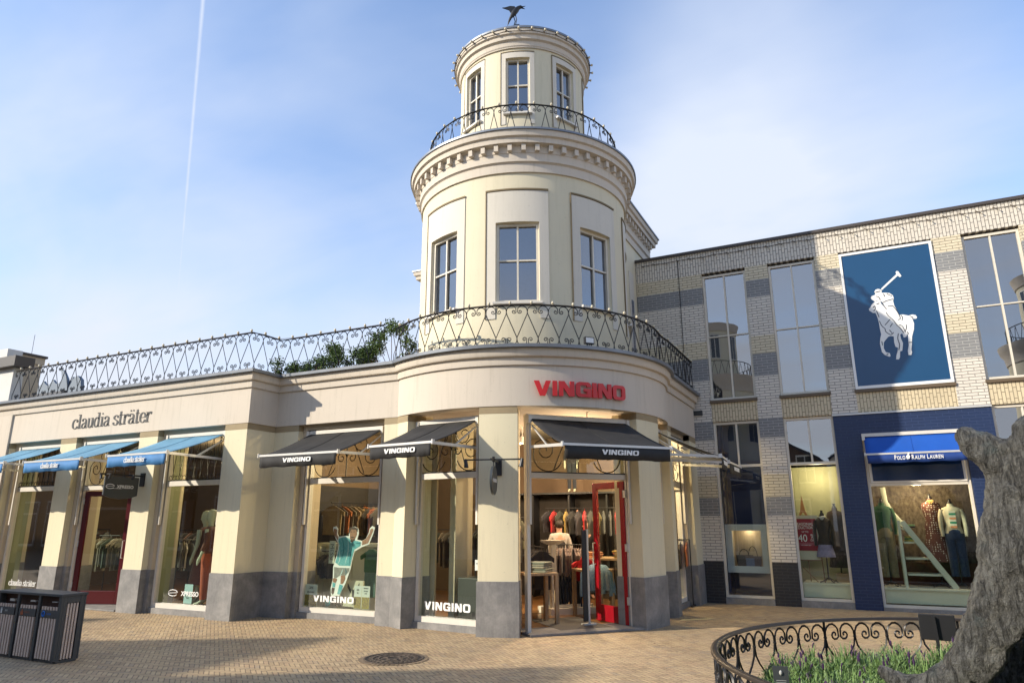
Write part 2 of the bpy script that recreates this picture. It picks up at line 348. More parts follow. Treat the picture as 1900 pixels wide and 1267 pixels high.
def obj(name, mb, mats, parent=None, world=True, smooth=None, label=None, M=None):
    """mb holds world coordinates (world=True) or the thing's own coordinates"""
    me = bpy.data.meshes.new(name)
    Tm = (WM[parent.name] if parent is not None else (M or Matrix())).inverted()
    vs = [Tm @ v for v in mb.v] if world else mb.v
    me.from_pydata(vs, [], mb.f)
    if not isinstance(mats, (list, tuple)): mats = [mats]
    for m in mats: me.materials.append(m)
    for p, i in zip(me.polygons, mb.m): p.material_index = min(i, len(mats) - 1)
    me.update()
    bm = bmesh.new(); bm.from_mesh(me); bmesh.ops.recalc_face_normals(bm, faces=bm.faces); bm.to_mesh(me); bm.free()
    if smooth is not None:
        me.polygons.foreach_set('use_smooth', [True] * len(me.polygons)); me.set_sharp_from_angle(angle=R(smooth))
    o = new_obj(name, me, parent, M)
    if label: o['label'] = label
    return o
def parts(name, mb, mats, parent, smooth=None):
    """each separate piece of the builder becomes a part of its own"""
    par = list(range(len(mb.v)))
    def fd(i):
        while par[i] != i: par[i] = par[par[i]]; i = par[i]
        return i
    for f in mb.f:
        for v in f[1:]:
            a, b = fd(f[0]), fd(v)
            if a != b: par[b] = a
    gr_ = {}
    for f, mi in zip(mb.f, mb.m): gr_.setdefault(fd(f[0]), []).append((f, mi))
    out_ = []
    for fs in gr_.values():
        q = MB(); ix = {}
        for f, mi in fs:
            g_ = []
            for v in f:
                if v not in ix: ix[v] = len(q.v); q.v.append(mb.v[v])
                g_.append(ix[v])
            q.f.append(g_); q.m.append(mi)
        out_.append(obj(name, q, mats, parent, smooth=smooth))
    return out_
def tag(o, label, cat, group=None):
    o['label'] = label; o['category'] = cat
    if group: o['group'] = group
    return o
def thing(name, label, cat, loc=(0, 0, 0), rot=0, group=None):
    M = Matrix.Translation(loc) @ Matrix.Rotation(rot, 4, 'Z')
    return tag(new_obj(name, None, None, M), label, cat, group)
def struct(o): o['kind'] = 'structure'; return o
def copy_thing(src, loc, rot, label=None, group=None):
    M = Matrix.Translation(loc) @ Matrix.Rotation(rot, 4, 'Z')
    r = src.copy(); COL.objects.link(r); r.matrix_world = M; WM[r.name] = M
    if label: r['label'] = label
    if group: r['group'] = group
    for ch in list(src.children):
        c = ch.copy(); COL.objects.link(c); c.parent = r
        for g in ch.children: d = g.copy(); COL.objects.link(d); d.parent = c
    return r
def bevel(o, w=.008, seg=2):
    m = o.modifiers.new('bevel', 'BEVEL'); m.width = w; m.segments = seg; m.limit_method = 'ANGLE'; return o
def cr(pts, k=6):    # Catmull-Rom
    pts = [Vector(p) for p in pts]; out = []
    for i in range(len(pts) - 1):
        p0, p1, p2, p3 = pts[max(i - 1, 0)], pts[i], pts[i + 1], pts[min(i + 2, len(pts) - 1)]
        for j in range(k):
            t = j / k; out.append(.5 * ((2 * p1) + (p2 - p0) * t + (2 * p0 - 5 * p1 + 4 * p2 - p3) * t * t + (3 * p1 - p0 - 3 * p2 + p3) * t ** 3))
    out.append(pts[-1]); return out

# ------------------------------------------------------------------ ground
g = MB(); g.add([(-150, -120, 0), (150, -120, 0), (150, 150, 0), (-150, 150, 0)], [(0, 1, 2, 3)]); struct(obj('pavement', g, PAVE))

# ------------------------------------------------------------------ the rendered corner building
OX, OY = -5.88, 12.43
def pc(az, r): return (OX + r * math.cos(R(az)), OY + r * math.sin(R(az)))
def arc(a0, a1, r, step=3.0):
    n = max(1, int(abs(a1 - a0) / step + .5)); return [pc(a0 + (a1 - a0) * i / n, r) for i in range(n + 1)]
def arcwall(mb, a0, a1, ro, ri, z0, z1, step=3.0):
    return mb.sweep(arc(a0, a1, ro, step), [(0, z0), (0, z1), (ri - ro, z1), (ri - ro, z0)])
FA, FS, XE = 9.29, 9.99, -3.21      # left front, set-back front, east wall
RD = 2.78
corner = thing('corner_building', 'cream rendered corner shop building with a round two tier tower, arched round a street corner', 'building', (OX, OY, 0))
PIERS = [(-18.9, -17.68), (-15.74, -15.19), (-13.11, -12.56)]
wall = MB(); pl = MB(); tb = MB(); rv = MB()
def pier(x0, x1, y, yb=None):
    yb = yb or y + .75
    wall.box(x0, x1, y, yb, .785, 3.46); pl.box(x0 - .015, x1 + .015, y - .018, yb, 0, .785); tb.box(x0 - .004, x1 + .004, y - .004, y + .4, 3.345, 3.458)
def reveal(x0, x1, y, w=.11):   # narrow stepped jamb each side of a bay
    for a, b in ((x0 + .003, x0 + w), (x1 - w, x1 - .003)): rv.box(a, b, y + .13, y + .6, .785, 3.46); pl.box(a - .002, b + .002, y + .12, y + .6, 0, .785)
    rv.box(x0 + w + .001, x1 - w - .001, y + .135, y + .6, 3.37, 3.459)
for a, b in PIERS: pier(a, b, FA)
for i in range(3): reveal(PIERS[i][1], (PIERS + [(-10.67, 0)])[i + 1][0], FA)
pier(-10.101, -9.505, FS, 10.5); pier(-7.49, -7.2, FS, 10.5); reveal(-9.505, -7.49, FS)
wall.box(-10.67, -10.102, FA, 10.45, .785, 3.46); pl.box(-10.685, -10.084, FA - .018, 10.44, 0, .784); tb.box(-10.674, -10.098, FA - .004, 9.985, 3.346, 3.457)
DB = [(-111.2, -80.0), (-67.0, -21.5), (-6.0, 13.5)]     # openings of the drum
DP = [(-118.3, -111.2), (-80, -67), (-21.5, -6.0), (13.5, 17.5)]
for a, b in DP:
    arcwall(wall, a, b, RD, 2.25, .785, 3.46, 2); arcwall(pl, a - .3, b + .3, RD + .018, 2.24, 0, .785, 2); arcwall(tb, a, b, RD + .004, 2.4, 3.345, 3.458, 2)
pl.sweep([pc(-21.8, 2.80), pc(-21.8, 2.3)], [(0, 0), (0, .784), (.02, .784), (.02, 0)])
for a, b in ((13.2, 13.46), (15.08, 15.72)):
    wall.box(-3.9, XE, a, b, .785, 3.46); pl.box(-3.9, XE + .018, a - .015, b, 0, .785); tb.box(-3.6, XE + .004, a, b, 3.345, 3.458)
rv.box(-3.9, XE - .13, 13.461, 13.57, .785, 3.46); rv.box(-3.9, XE - .13, 14.97, 15.079, .785, 3.46); pl.box(-3.9, XE - .12, 13.461, 13.575, 0, .784); pl.box(-3.9, XE - .12, 14.965, 15.08, 0, .784)
rv.box(-3.9, XE - .135, 13.571, 14.969, 3.37, 3.459)
FRONT = [(-19.2, FA), (-10.09, FA), (-10.09, FS), (-7.2, FS)] + arc(-116, 12, RD + .005, 3)[0:] + [(XE, 13.2), (XE, 15.70)]
parts('pier', wall, CREAM, corner, smooth=35); parts('jamb', rv, TRIM, corner)
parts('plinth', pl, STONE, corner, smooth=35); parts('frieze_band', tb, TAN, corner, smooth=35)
fa = MB(); fa.sweep(FRONT, [(-.32, 3.46), (.012, 3.46), (.012, 4.125), (-.32, 4.125)])
fa.box(-19.2, -17.72, FA - .05, FA - .012, 3.0, 4.124)
obj('fascia', fa, FASC, corner, smooth=30)
wl = MB(); wl.box(-19.2, -17.72, FA - .05, FA, 0, 3.0); obj('end_pilaster', wl, FASC, corner)
co = MB(); co.sweep(FRONT, [(-.3, 4.126), (.045, 4.126), (.05, 4.15), (.05, 4.25), (.10, 4.262), (.115, 4.29), (.115, 4.395), (-.3, 4.395)])
obj('cornice', co, FASC, corner, smooth=30)
cp = MB(); cp.sweep(FRONT, [(-.3, 4.396), (.185, 4.396), (.19, 4.45), (-.3, 4.462)]); obj('coping', cp, COPE, corner, smooth=30)
rf = MB(); rp = [(x, y + .05) for x, y in FRONT[:3]] + [(FRONT[3][0], FS + .05)] + [pc(a, 2.6) for a in range(-116, 13, 4)] + [(-3.3, 13.2), (-3.3, 15.7), (-19.2, 15.7)]
rf.polyz(rp[::-1], 4.36, 4.42); obj('roof', rf, ROOFM, corner)
# inside of the shops
ins = MB(); ins.box(-19.2, -3.3, 15.50, 15.69, 0, 4.3); ins.box(-10.12, -10.0, 10.46, 15.49, 0, 4.3); ins.box(-19.2, -19.1, 9.4, 15.49, 0, 4.3)
parts('interior_wall', ins, INW, corner)
fl = MB(); fl.polyz([(-19.1, 9.6), (-10.2, 9.6), (-10.0, 10.3), (-7.2, 10.3)][::1] + [pc(a, 2.45) for a in range(-112, 13, 6)] + [(-3.45, 13.2), (-3.45, 15.49), (-19.1, 15.49)], .002, .03); obj('shop_floor', fl, WOODF, corner)
ce = MB(); ce.polyz([(-19.1, 9.75), (-10.2, 9.75), (-10.0, 10.5), (-7.2, 10.5)] + [pc(a, 2.2) for a in range(-112, 13, 6)] + [(-3.6, 13.2), (-3.6, 15.49), (-19.1, 15.49)], 3.62, 3.66); obj('ceiling', ce, CEIL, corner)
# ---- tower
def ringwall(mb, r, ri, z0, z1, opens, oz0, oz1, step=4):
    """cylinder wall with openings (az0, az1) between oz0 and oz1"""
    mb.sweep(arc(-180, 176, r, step)[:], [(0, z0), (0, oz0), (ri - r, oz0), (ri - r, z0)], closed=True)
    mb.sweep(arc(-180, 176, r, step)[:], [(0, oz1), (0, z1), (ri - r, z1), (ri - r, oz1)], closed=True)
    o = sorted(opens)
    for i in range(len(o)):
        a = o[i][1]; b = o[(i + 1) % len(o)][0]
        if b <= a: b += 360
        arcwall(mb, a, b, r, ri, oz0, oz1, step)
TW = MB(); RM = 2.15; MW = [-110.3, -67.6, -24.9, 17.8]; MO = [(a - 10.6, a + 10.6) for a in MW]
ringwall(TW, RM, 1.85, 4.42, 7.94, MO, 5.42, 6.95, 3)
obj('tower_wall', TW, YELLOW, corner, smooth=30)
PN = MB()
for a in MW:   # light panels round the windows, 12 mm proud of the render
    for p, q, z0, z1 in ((a - 15.3, a - 10.6, 5.12, 6.95), (a + 10.6, a + 15.3, 5.12, 6.95), (a - 15.3, a + 15.3, 6.95, 7.57)):
        PN.sweep(arc(p, q, RM + .004, 2.5), [(0, z0), (.010, z0), (.010, z1), (0, z1)])
parts('tower_panel', PN, PALE, corner, smooth=30)
PL = MB()
for a in MW:
    PL.sweep(arc(a - 15.75, a - 15.3, RM + .004, 2), [(0, 5.12), (.022, 5.12), (.022, 7.61), (0, 7.61)])
    PL.sweep(arc(a - 15.75, a + 15.4, RM + .004, 2.5), [(0, 7.58), (.024, 7.58), (.024, 7.612), (0, 7.612)])
parts('panel_beading', PL, mat('beading', (.20, .15, .08), .8), corner, smooth=30)
def tower_window(az, r, hw, z0, z1, name='tower_window', fw=.055):
    """square-paned sash set back in a curved wall; hw is the half angle"""
    n = r * math.cos(R(hw)) - .045; x, y = pc(az, n); T = Matrix.Translation((x, y, 0)) @ Matrix.Rotation(R(az + 90), 4, 'Z'); W = r * math.sin(R(hw)) - .004
    m = MB(T); m.box(-W, -W + fw, 0, .09, z0, z1); m.box(W - fw, W, 0, .09, z0, z1); m.box(-W + fw, W - fw, 0, .09, z1 - fw, z1); m.box(-W + fw, W - fw, 0, .09, z0, z0 + fw)
    m.box(-.016, .016, .012, .05, z0 + fw, z1 - fw); zc = z0 + (z1 - z0) * .53
    m.box(-W + fw, -.017, .014, .05, zc - .014, zc + .014); m.box(.017, W - fw, .014, .05, zc - .014, zc + .014)
    f = obj(name, m, FRAME, corner)
    q = MB(T); q.box(-W + fw, W - fw, .052, .056, z0 + fw, z1 - fw); obj('pane', q, GL_TOWER, f)
    s = MB(T); s.box(-W - .05, W + .05, -.13, .03, z0 - .045, z0 - .004); obj('sill', s, WHITE, f)
for a in MW: tower_window(a, RM, 10.6, 5.42, 6.95)
bx = MB(); bx.sweep(arc(-180, 176, 1.83, 6), [(0, 4.45), (0, 7.9), (-.04, 7.9), (-.04, 4.45)], closed=True)
def cornice_set(path, closed, z, name_prefix='tower', dent=None):
    """three-stepped cornice with dentils; z is the bottom"""
    c = MB(); c.sweep(path, [(-.2, z), (.035, z), (.035, z + .17), (.055, z + .19), (.075, z + .20), (.075, z + .36), (.085, z + .37), (.085, z + .50), (.20, z + .52), (.205, z + .62), (.25, z + .64), (.265, z + .75), (-.2, z + .75)], closed=closed)
    obj('cornice', c, FASC, corner, smooth=30)
    k = MB(); k.sweep(path, [(-.2, z + .751), (.29, z + .751), (.29, z + .79), (-.2, z + .80)], closed=closed); obj('lead_capping', k, COPE, corner, smooth=30)
cornice_set(arc(-180, 176, RM, 4), True, 7.935)
dn = MB()
for i in range(56):
    az = i * 360 / 56; x, y = pc(az, RM + .084); dn.T = Matrix.Translation((x, y, 0)) @ Matrix.Rotation(R(az + 90), 4, 'Z'); dn.box(-.04, .04, -.085, 0, 8.315, 8.436)
parts('dentil', dn, FASC, corner)
deck = MB(); deck.polyz(arc(-180, 174, 2.2, 6), 8.70, 8.745); obj('tower_deck', deck, ROOFM, corner)
UW = MB(); RU = 1.38; UA = [-113.8, -68.6, -23.4, 21.8]; UO = [(a - 10.4, a + 10.4) for a in UA]
ringwall(UW, RU, 1.15, 8.74, 11.24, UO, 9.70, 11.0, 4); obj('tower_wall', UW, YELLOW, corner, smooth=30)
PN = MB(); PL = MB()
for a in UA:
    for p, q, z0, z1 in ((a - 14.4, a - 10.4, 9.45, 11.0), (a + 10.4, a + 14.4, 9.45, 11.0), (a - 14.4, a + 14.4, 11.0, 11.13)): PN.sweep(arc(p, q, RU + .003, 2.5), [(0, z0), (.010, z0), (.010, z1), (0, z1)])
    PL.sweep(arc(a - 14.9, a - 14.4, RU + .004, 2), [(0, 9.45), (.018, 9.45), (.018, 11.15), (0, 11.15)]); PL.sweep(arc(a - 14.9, a + 14.5, RU + .004, 2.5), [(0, 11.135), (.018, 11.135), (.018, 11.152), (0, 11.152)])
parts('tower_panel', PN, PALE, corner, smooth=30); parts('panel_beading', PL, MATS['beading'], corner, smooth=30)
for a in UA: tower_window(a, RU, 10.4, 9.70, 11.0, fw=.042)
uc = MB(); uc.sweep(arc(-180, 176, RU, 4), [(-.2, 11.22), (.03, 11.22), (.03, 11.24), (.045, 11.26), (.055, 11.36), (.105, 11.385), (.11, 11.47), (.15, 11.49), (.155, 11.60), (-.2, 11.60)], closed=True); obj('cornice', uc, FASC, corner, smooth=30)
uk = MB(); uk.sweep(arc(-180, 176, RU, 4), [(-.2, 11.601), (.175, 11.601), (.175, 11.645), (-.2, 11.66)], closed=True); uk.polyz(arc(-180, 176, 1.25, 6), 11.61, 11.655); obj('lead_capping', uk, COPE, corner, smooth=30)
dk = MB(); dk.sweep(arc(-180, 174, 1.12, 8), [(0, 8.75), (0, 11.2), (-.02, 11.2), (-.02, 8.75)], closed=True)
cu = cloth('drawn_blind', (.16, .18, .22)); bl = MB()
bl.sweep(arc(-180, 174, 1.55, 6), [(0, 4.5), (0, 7.9), (-.02, 7.9), (-.02, 4.5)], closed=True); bl.sweep(arc(-180, 174, .95, 8), [(0, 8.8), (0, 11.2), (-.02, 11.2), (-.02, 8.8)], closed=True)
parts('inner_lining', bl, cu, corner, smooth=40)
# ---- rectangular block behind the tower
an = MB(); an.box(-8.4, -4.38, 12.7, 16.9, 4.42, 8.22); an.box(-11.1, -8.401, 16.5, 19, 4.42, 8.22); parts('rear_block_wall', an, YELLOW, corner)
sp = MB(); sp.box(-4.379, -4.364, 15.10, 15.45, 5.3, 7.45); obj('rear_block_panel', sp, PALE, corner)
sw = MB(); sw.box(-4.363, -4.35, 15.20, 15.36, 5.35, 6.75); obj('slit_window', sw, GL_TOWER, corner)
BP = [(-8.4, 12.7), (-4.38, 12.7), (-4.38, 16.9), (-8.4, 16.9)]
cornice_set(BP, True, 8.20); cornice_set([(-11.1, 19), (-11.1, 16.5), (-8.7, 16.5)], False, 8.20)
dn = MB()
for i in range(18): dn.box(-4.295, -4.21, 12.75 + i * .235, 12.83 + i * .235, 8.58, 8.70)
parts('dentil', dn, FASC, corner)
# end pier of the roof at the far left
cm = MB(); cm.box(-19.6, -18.9, 9.72, 10.34, 4.42, 5.78); cm.box(-19.64, -18.86, 9.68, 10.38, 5.66, 5.84); obj('roof_pier', cm, TRIM, corner)
cm = MB(); cm.box(-19.68, -18.82, 9.64, 10.42, 5.841, 5.90); cm.tube([(-19.2, 10.2, 5.9), (-19.2, 10.2, 6.5)], .006, 4); obj('pier_cap', cm, DCOPE, corner)

# ------------------------------------------------------------------ shop windows of the rendered building
def nibspiral(cx, cz, r0, r1, a0, a1, n=14):
    return [(cx + (r0 + (r1 - r0) * i / n) * math.cos(R(a0 + (a1 - a0) * i / n)), cz + (r0 + (r1 - r0) * i / n) * math.sin(R(a0 + (a1 - a0) * i / n))) for i in range(n + 1)]
def grille_scroll(m, W, z0, z1, y):
    H = z1 - z0; t = lambda p: [(x, y, z) for x, z in p]
    for s in (-1, 1):
        m.tube(t([(s * x, z) for x, z in nibspiral(W * .62, z0 + .28, .26, .26, 200, 380, 12) + nibspiral(W * .62 + .06, z0 + .36, .2, .03, 10, 560, 18)]), .009, 4)
        m.tube(t([(0, z1 - .02)] + [(s * a, b) for a, b in [(W * .25, z0 + .62 * H), (W * .40, z0 + .30 * H), (W * .50, z0 + .06)]]), .009, 4)
        m.tube(t([(s * x, z) for x, z in nibspiral(.12, z0 + .42 * H, .12, .02, 180, -300, 16)]), .009, 4)
        m.tube(t([(s * x, z) for x, z in nibspiral(W * .42, z1 - .24, .2, .03, 120, 560, 16)]), .009, 4)
    m.bar((0, y, z0), (0, y, z1), .014)
def grille_rail(m, W, z0, z1, y):
    n = max(4, int(2 * W / .19)); p = 2 * W / n; H = z1 - z0
    for i in range(n):
        x = -W + i * p
        m.tube([(x, y, z1), (x + p / 2, y, z0 + .16)], .007, 4); m.tube([(x + p, y, z1), (x + p / 2, y, z0 + .16)], .007, 4)
        for s in (-1, 1): m.tube([(x + p / 2 + s * a, y, b) for a, b in [(0, z0 + .16)] + nibspiral(p * .27, z0 + .075, .07, .02, 180, 530, 12)], .006, 4)
def shop_window(T, W, style='scroll', z0=.10, z1=3.37, tr=2.36, sillw=None, name='shop_window', fr=.06):
    m = MB(T)
    m.box(-W, -W + fr, 0, .10, z0, z1); m.box(W - fr, W, 0, .10, z0, z1); m.box(-W + fr, W - fr, .002, .10, z1 - .05, z1); m.box(-W + fr, W - fr, -.004, .10, tr, tr + .095); m.box(-W + fr, W - fr, -.004, .10, z0, z0 + .085)
    f = obj(name, m, WHITE, corner)
    q = MB(T); q.box(-W + fr, W - fr, .05, .056, z0 + .085, tr); q.box(-W + fr, W - fr, .05, .056, tr + .095, z1 - .05); obj('pane', q, GL_SHOP, f)
    gr = MB(T); (grille_scroll if style == 'scroll' else grille_rail)(gr, W - fr, tr + .1, z1 - .05, .03); gr.box(-W + fr, W - fr, .02, .04, tr + .0955, tr + .115); obj('ironwork', gr, IRON, f)
    s = MB(T); s.box(-W - .04, W + .04, -.05, .3, 0, z0 - .001); obj('sill', s, STONE, f)
    pn = MB(T); pn.bar((-W + .10, .02, z0 + .05), (-W + .10, .02, z0 + .05001), .01)
    return f
def flatT(x, y): return Matrix.Translation((x, y, 0))
def azT(az, n, t=0):
    x, y = pc(az, n); M = Matrix.Translation((x, y, 0)) @ Matrix.Rotation(R(az + 90), 4, 'Z'); return M @ Matrix.Translation((t, 0, 0))
B0 = flatT(-16.71, FA + .21); B1 = flatT(-14.15, FA + .21); B2 = flatT(-11.615, FA + .21); B3 = flatT(-8.50, FS + .21)
B4 = azT(-95.6, 2.44); B5 = azT(-42.5, 2.36); B6 = azT(3.7, 2.52); B7 = Matrix.Translation((XE - .22, 14.27, 0)) @ Matrix.Rotation(R(90), 4, 'Z')
shop_window(B0, .85, 'rail'); shop_window(B2, .83, 'rail'); shop_window(B3, .88); shop_window(B4, .66); shop_window(B6, .42); shop_window(B7, .70)
def door_front(T, W, mirror=False, z1=3.37, tr=2.34, style='scroll', red=REDP, name='shop_entrance', ang=55, side=1, leafW=.82, zb=.03):
    m = MB(T); m.box(-W, -W + .055, 0, .12, zb, z1); m.box(W - .055, W, 0, .12, zb, z1); m.box(-W + .055, W - .055, .002, .12, z1 - .05, z1); m.box(-W + .055, W - .055, -.004, .12, tr, tr + .085)
    f = obj(name, m, WHITE, corner)
    q = MB(T); q.box(-W + .055, W - .055, .05, .056, tr + .085, z1 - .05); obj('pane', q, GL_SHOP, f)
    gr = MB(T); grille_scroll(gr, W - .055, tr + .09, z1 - .05, .03); gr.box(-W + .055, W - .055, .02, .04, tr + .0855, tr + .105); obj('ironwork', gr, IRON, f)
    th = MB(T); th.box(-W - .05, W + .05, -.22, .45, .004, .034); obj('threshold', th, STONE, f)
    # leaf, hinged at one jamb and swung inwards
    H = T @ Matrix.Translation((side * (W - .06), .06, 0)) @ Matrix.Rotation(R(-side * ang), 4, 'Z')
    d = MB(H); s = -side; L = leafW
    def bx_(a, b, z0_, z1_, y0_=-.02, y1_=.03): d.box(min(s * a, s * b), max(s * a, s * b), y0_, y1_, z0_, z1_)
    bx_(0, .11, .04, tr - .02); bx_(L - .11, L, .04, tr - .02); bx_(.11, L - .11, tr - .13, tr - .02); bx_(.11, L - .11, .04, .30)
    lf = obj('door', d, red, f); bevel(lf, .006)
    gp = MB(H); gp.box(min(s * .11, s * (L - .11)), max(s * .11, s * (L - .11)), 0, .006, .30, tr - .13); obj('pane', gp, GL_SHOP, f)
    hd = MB(H)
    for z in (.35, 1.18, 2.05): hd.box(min(0, -s * .05), max(0, -s * .05) + .01, -.035, -.005, z, z + .12)
    hd.tube([(s * (L - .05), -.03, .95), (s * (L - .05), -.08, .95), (s * (L - .05), -.08, 1.3), (s * (L - .05), -.03, 1.3)], .011, 6); obj('door_furniture', hd, ALU, f)
    return f
door_front(B5, .93, ang=78, side=1); door_front(B1, .92, red=DRED, ang=20, side=-1, leafW=1.10)
tp = MB(B5); tp.box(-.36, .56, .06, 1.4, .031, .036); obj('door_mat', tp, mat('ribbed_mat', (.09, .085, .08), .8, var=.3, vs=30), corner)
gp = thing('security_gate', 'slim upright silver and black security gate panel standing just inside the open red door', 'security gate', tuple((B5 @ Vector((.30, .42, .036)))), R(47.5))
m = MB(); m.tube([(.03, 0, 0), (.03, 0, 1.5)], .022, 10); m.box(-.09, .13, -.05, .05, 0, .02); obj('frame', m, ALU, gp, world=False, smooth=40)
m = MB(); m.box(-.075, .006, -.012, .012, .05, 1.49); obj('panel', m, BLKP, gp, world=False)

# ------------------------------------------------------------------ lettering
def font_mesh(txt, size=1, shear=0, off=0, sx=1):
    c = bpy.data.curves.new('tmp', 'FONT'); c.body = txt; c.size = size; c.shear = shear; c.offset = off; c.align_x = 'CENTER'; c.resolution_u = 3; c.fill_mode = 'FRONT'
    o = bpy.data.objects.new('tmp', c); me = o.to_mesh(); vs = [(v.co.x * sx, v.co.y) for v in me.vertices]; fs = [list(p.vertices) for p in me.polygons]; o.to_mesh_clear(); bpy.data.objects.remove(o); bpy.data.curves.remove(c)
    return vs, fs
def text_on(m, txt, x, y, z, size, sx=1, shear=0, off=0):   # flat text facing local -y
    vs, fs = font_mesh(txt, size, shear, off, sx); m.add([(x + a, y, z + b) for a, b in vs], fs)
GV = {'V': ([[(0, 1), (.31, 1), (.50, .40), (.70, 1), (1, 1), (.66, 0), (.35, 0)]], 1.0), 'I': ([[(0, 0), (.27, 0), (.27, 1), (0, 1)]], .27),
 'N': ([[(0, 0), (0, 1), (.33, 1), (.68, .45), (.68, 1), (.94, 1), (.94, 0), (.62, 0), (.26, .56), (.26, 0)]], .94),
 'G': ([[(.98, .68), (.97, .80), (.90, .94), (.78, 1), (.2, 1), (.08, .94), (0, .8), (0, .2), (.08, .06), (.2, 0), (.98, 0), (.98, .56), (.50, .56), (.50, .38), (.71, .38), (.71, .21), (.34, .21), (.27, .28), (.27, .72), (.34, .79), (.66, .79), (.71, .68)]], .98),
 'O': ([[(.49, 1), (.2, 1), (.08, .94), (0, .8), (0, .2), (.08, .06), (.2, 0), (.49, 0), (.49, .21), (.34, .21), (.27, .28), (.27, .72), (.34, .79), (.49, .79)], [(.49, 1), (.78, 1), (.90, .94), (.98, .8), (.98, .2), (.90, .06), (.78, 0), (.49, 0), (.49, .21), (.64, .21), (.71, .28), (.71, .72), (.64, .79), (.49, .79)]], .98)}
def wide_letters(txt, x0, z0, h, w, gap=.10, shear=0):
    tot = sum(GV[c][1] for c in txt) + gap * (len(txt) - 1); k = w / tot; x = 0; out = []
    for c in txt:
        out.append([[(x0 + (x + a) * k + shear * b * h, z0 + b * h) for a, b in p] for p in GV[c][0]]); x += GV[c][1] + gap
    return out
NIB = {'c': (.56, [[(.50, .74), (.46, .93), (.30, 1), (.12, .85), (.06, .5), (.13, .14), (.32, 0), (.46, .08), (.54, .26)]], [(.46, .76)]),
 'l': (.36, [[(.18, 1.48), (.18, .03)]], []), 'a': (.60, [[(.10, .80), (.14, .95), (.28, 1), (.42, .88), (.45, .7), (.45, .16), (.50, .02), (.60, .08)], [(.45, .58), (.20, .48), (.07, .25), (.12, .05), (.24, 0), (.38, .08), (.45, .22)]], [(.12, .78)]),
 'u': (.64, [[(.14, 1), (.14, .22), (.20, .04), (.32, 0), (.46, .18)], [(.48, 1), (.48, .03)]], []), 'd': (.62, [[(.46, .82), (.30, 1), (.12, .84), (.06, .5), (.12, .14), (.28, 0), (.46, .16)], [(.46, 1.48), (.46, .03)]], []),
 'i': (.34, [[(.17, 1), (.17, .03)]], [(.17, 1.34)]), 's': (.50, [[(.42, .74), (.38, .93), (.24, 1), (.09, .88), (.09, .68), (.24, .54), (.40, .40), (.44, .22), (.36, .04), (.22, 0), (.08, .08), (.04, .28)]], []),
 't': (.42, [[(.17, 1.36), (.17, .14), (.24, 0), (.38, .12)]], []), 'r': (.50, [[(.15, 1), (.15, .03)], [(.17, .66), (.26, .92), (.40, 1), (.48, .90)]], [(.44, .84)]),
 'e': (.56, [[(.08, .52), (.48, .53), (.46, .82), (.29, 1), (.12, .85), (.06, .5), (.12, .14), (.30, 0), (.44, .08), (.52, .26)]], [])}
NIB['ä'] = (.60, NIB['a'][1], [(.12, .78), (.17, 1.32), (.40, 1.32)])
SERIF = {'l': [(.0, 1.46, .18, 1.46), (.02, .02, .35, .02)], 'd': [(.28, 1.46, .46, 1.46), (.46, .02, .60, .02)], 'i': [(.02, .98, .17, .98), (.02, .02, .33, .02)], 'u': [(.0, .98, .14, .98), (.34, .98, .48, .98), (.48, .02, .62, .02)], 't': [(.02, .98, .36, .98)], 'r': [(.0, .98, .15, .98), (.0, .02, .30, .02)]}
def nib_text(m, txt, x0, z0, xh, sx, y0, y1, thick=.15, thin=.045, wtot=None):
    adv = sum(NIB[c][0] if c != ' ' else .32 for c in txt); k = (wtot / adv) if wtot else xh * sx; x = 0
    def P(a, b): return (x0 + (x + a) * k, z0 + b * xh)
    for c in txt:
        if c == ' ': x += .32; continue
        _, strokes, dots = NIB[c]
        for st in strokes:
            pts = cr([(a, b, 0) for a, b in st], 5) if len(st) > 2 else [Vector((a, b, 0)) for a, b in st]; Lp = []; Rp = []
            for i, p in enumerate(pts):
                d = (pts[min(i + 1, len(pts) - 1)] - pts[max(i - 1, 0)]).normalized(); wd = (thin + (thick - thin) * abs(d.y) ** 1.3) / 2; n = Vector((-d.y, d.x, 0)) * wd
                Lp.append(P(p.x + n.x, p.y + n.y * .9)); Rp.append(P(p.x - n.x, p.y - n.y * .9))
            n = len(Lp); m.add([(a, y0, b) for a, b in Lp + Rp] + [(a, y1, b) for a, b in Lp + Rp], [(i, n + i, n + i + 1, i + 1) for i in range(n - 1)] + [(2 * n + i, i, i + 1, 2 * n + i + 1) for i in range(n - 1)] + [(n + i, 3 * n + i, 3 * n + i + 1, n + i + 1) for i in range(n - 1)])
        for a, b in dots: m.polyy([P(a + .075 * math.cos(t * .785), b + .075 * math.sin(t * .785)) for t in range(8)], y0, y1)
        for a, b, a2, b2 in SERIF.get(c, []): m.polyy([P(a, b - .03), P(a2, b2 - .03), P(a2, b2 + .03), P(a, b + .03)], y0, y1)
        x += _
# red letters on the drum, each pinned proud of the curved fascia
sg = thing('shop_sign', 'red raised capital letters spelling VINGINO on the curved fascia above the open door', 'sign', (*pc(-44, RD), 3.62))
lets = wide_letters('VINGINO', 0, 3.615, .245, 1.66, .10)
r_ = RD + .012
def drumwarp(r): return lambda p: (*pc(-61.6 + math.degrees(p[0] / r), r - p[1]), p[2])
for L in lets:
    m = MB(); m.warp = drumwarp(2.85)
    for p in L: m.polyy(p, -.008, .02)
    obj('letter', m, REDS, sg)
cs = thing('shop_sign', 'dark serif lettering claudia sträter on the long straight fascia', 'sign', (-14.15, FA - .02, 3.64))
m = MB(); nib_text(m, 'claudia sträter', -15.42, 3.655, .205, 1, FA - .021, FA - .013, wtot=2.60, thick=.16, thin=.06); obj('lettering', m, CHAR, cs)

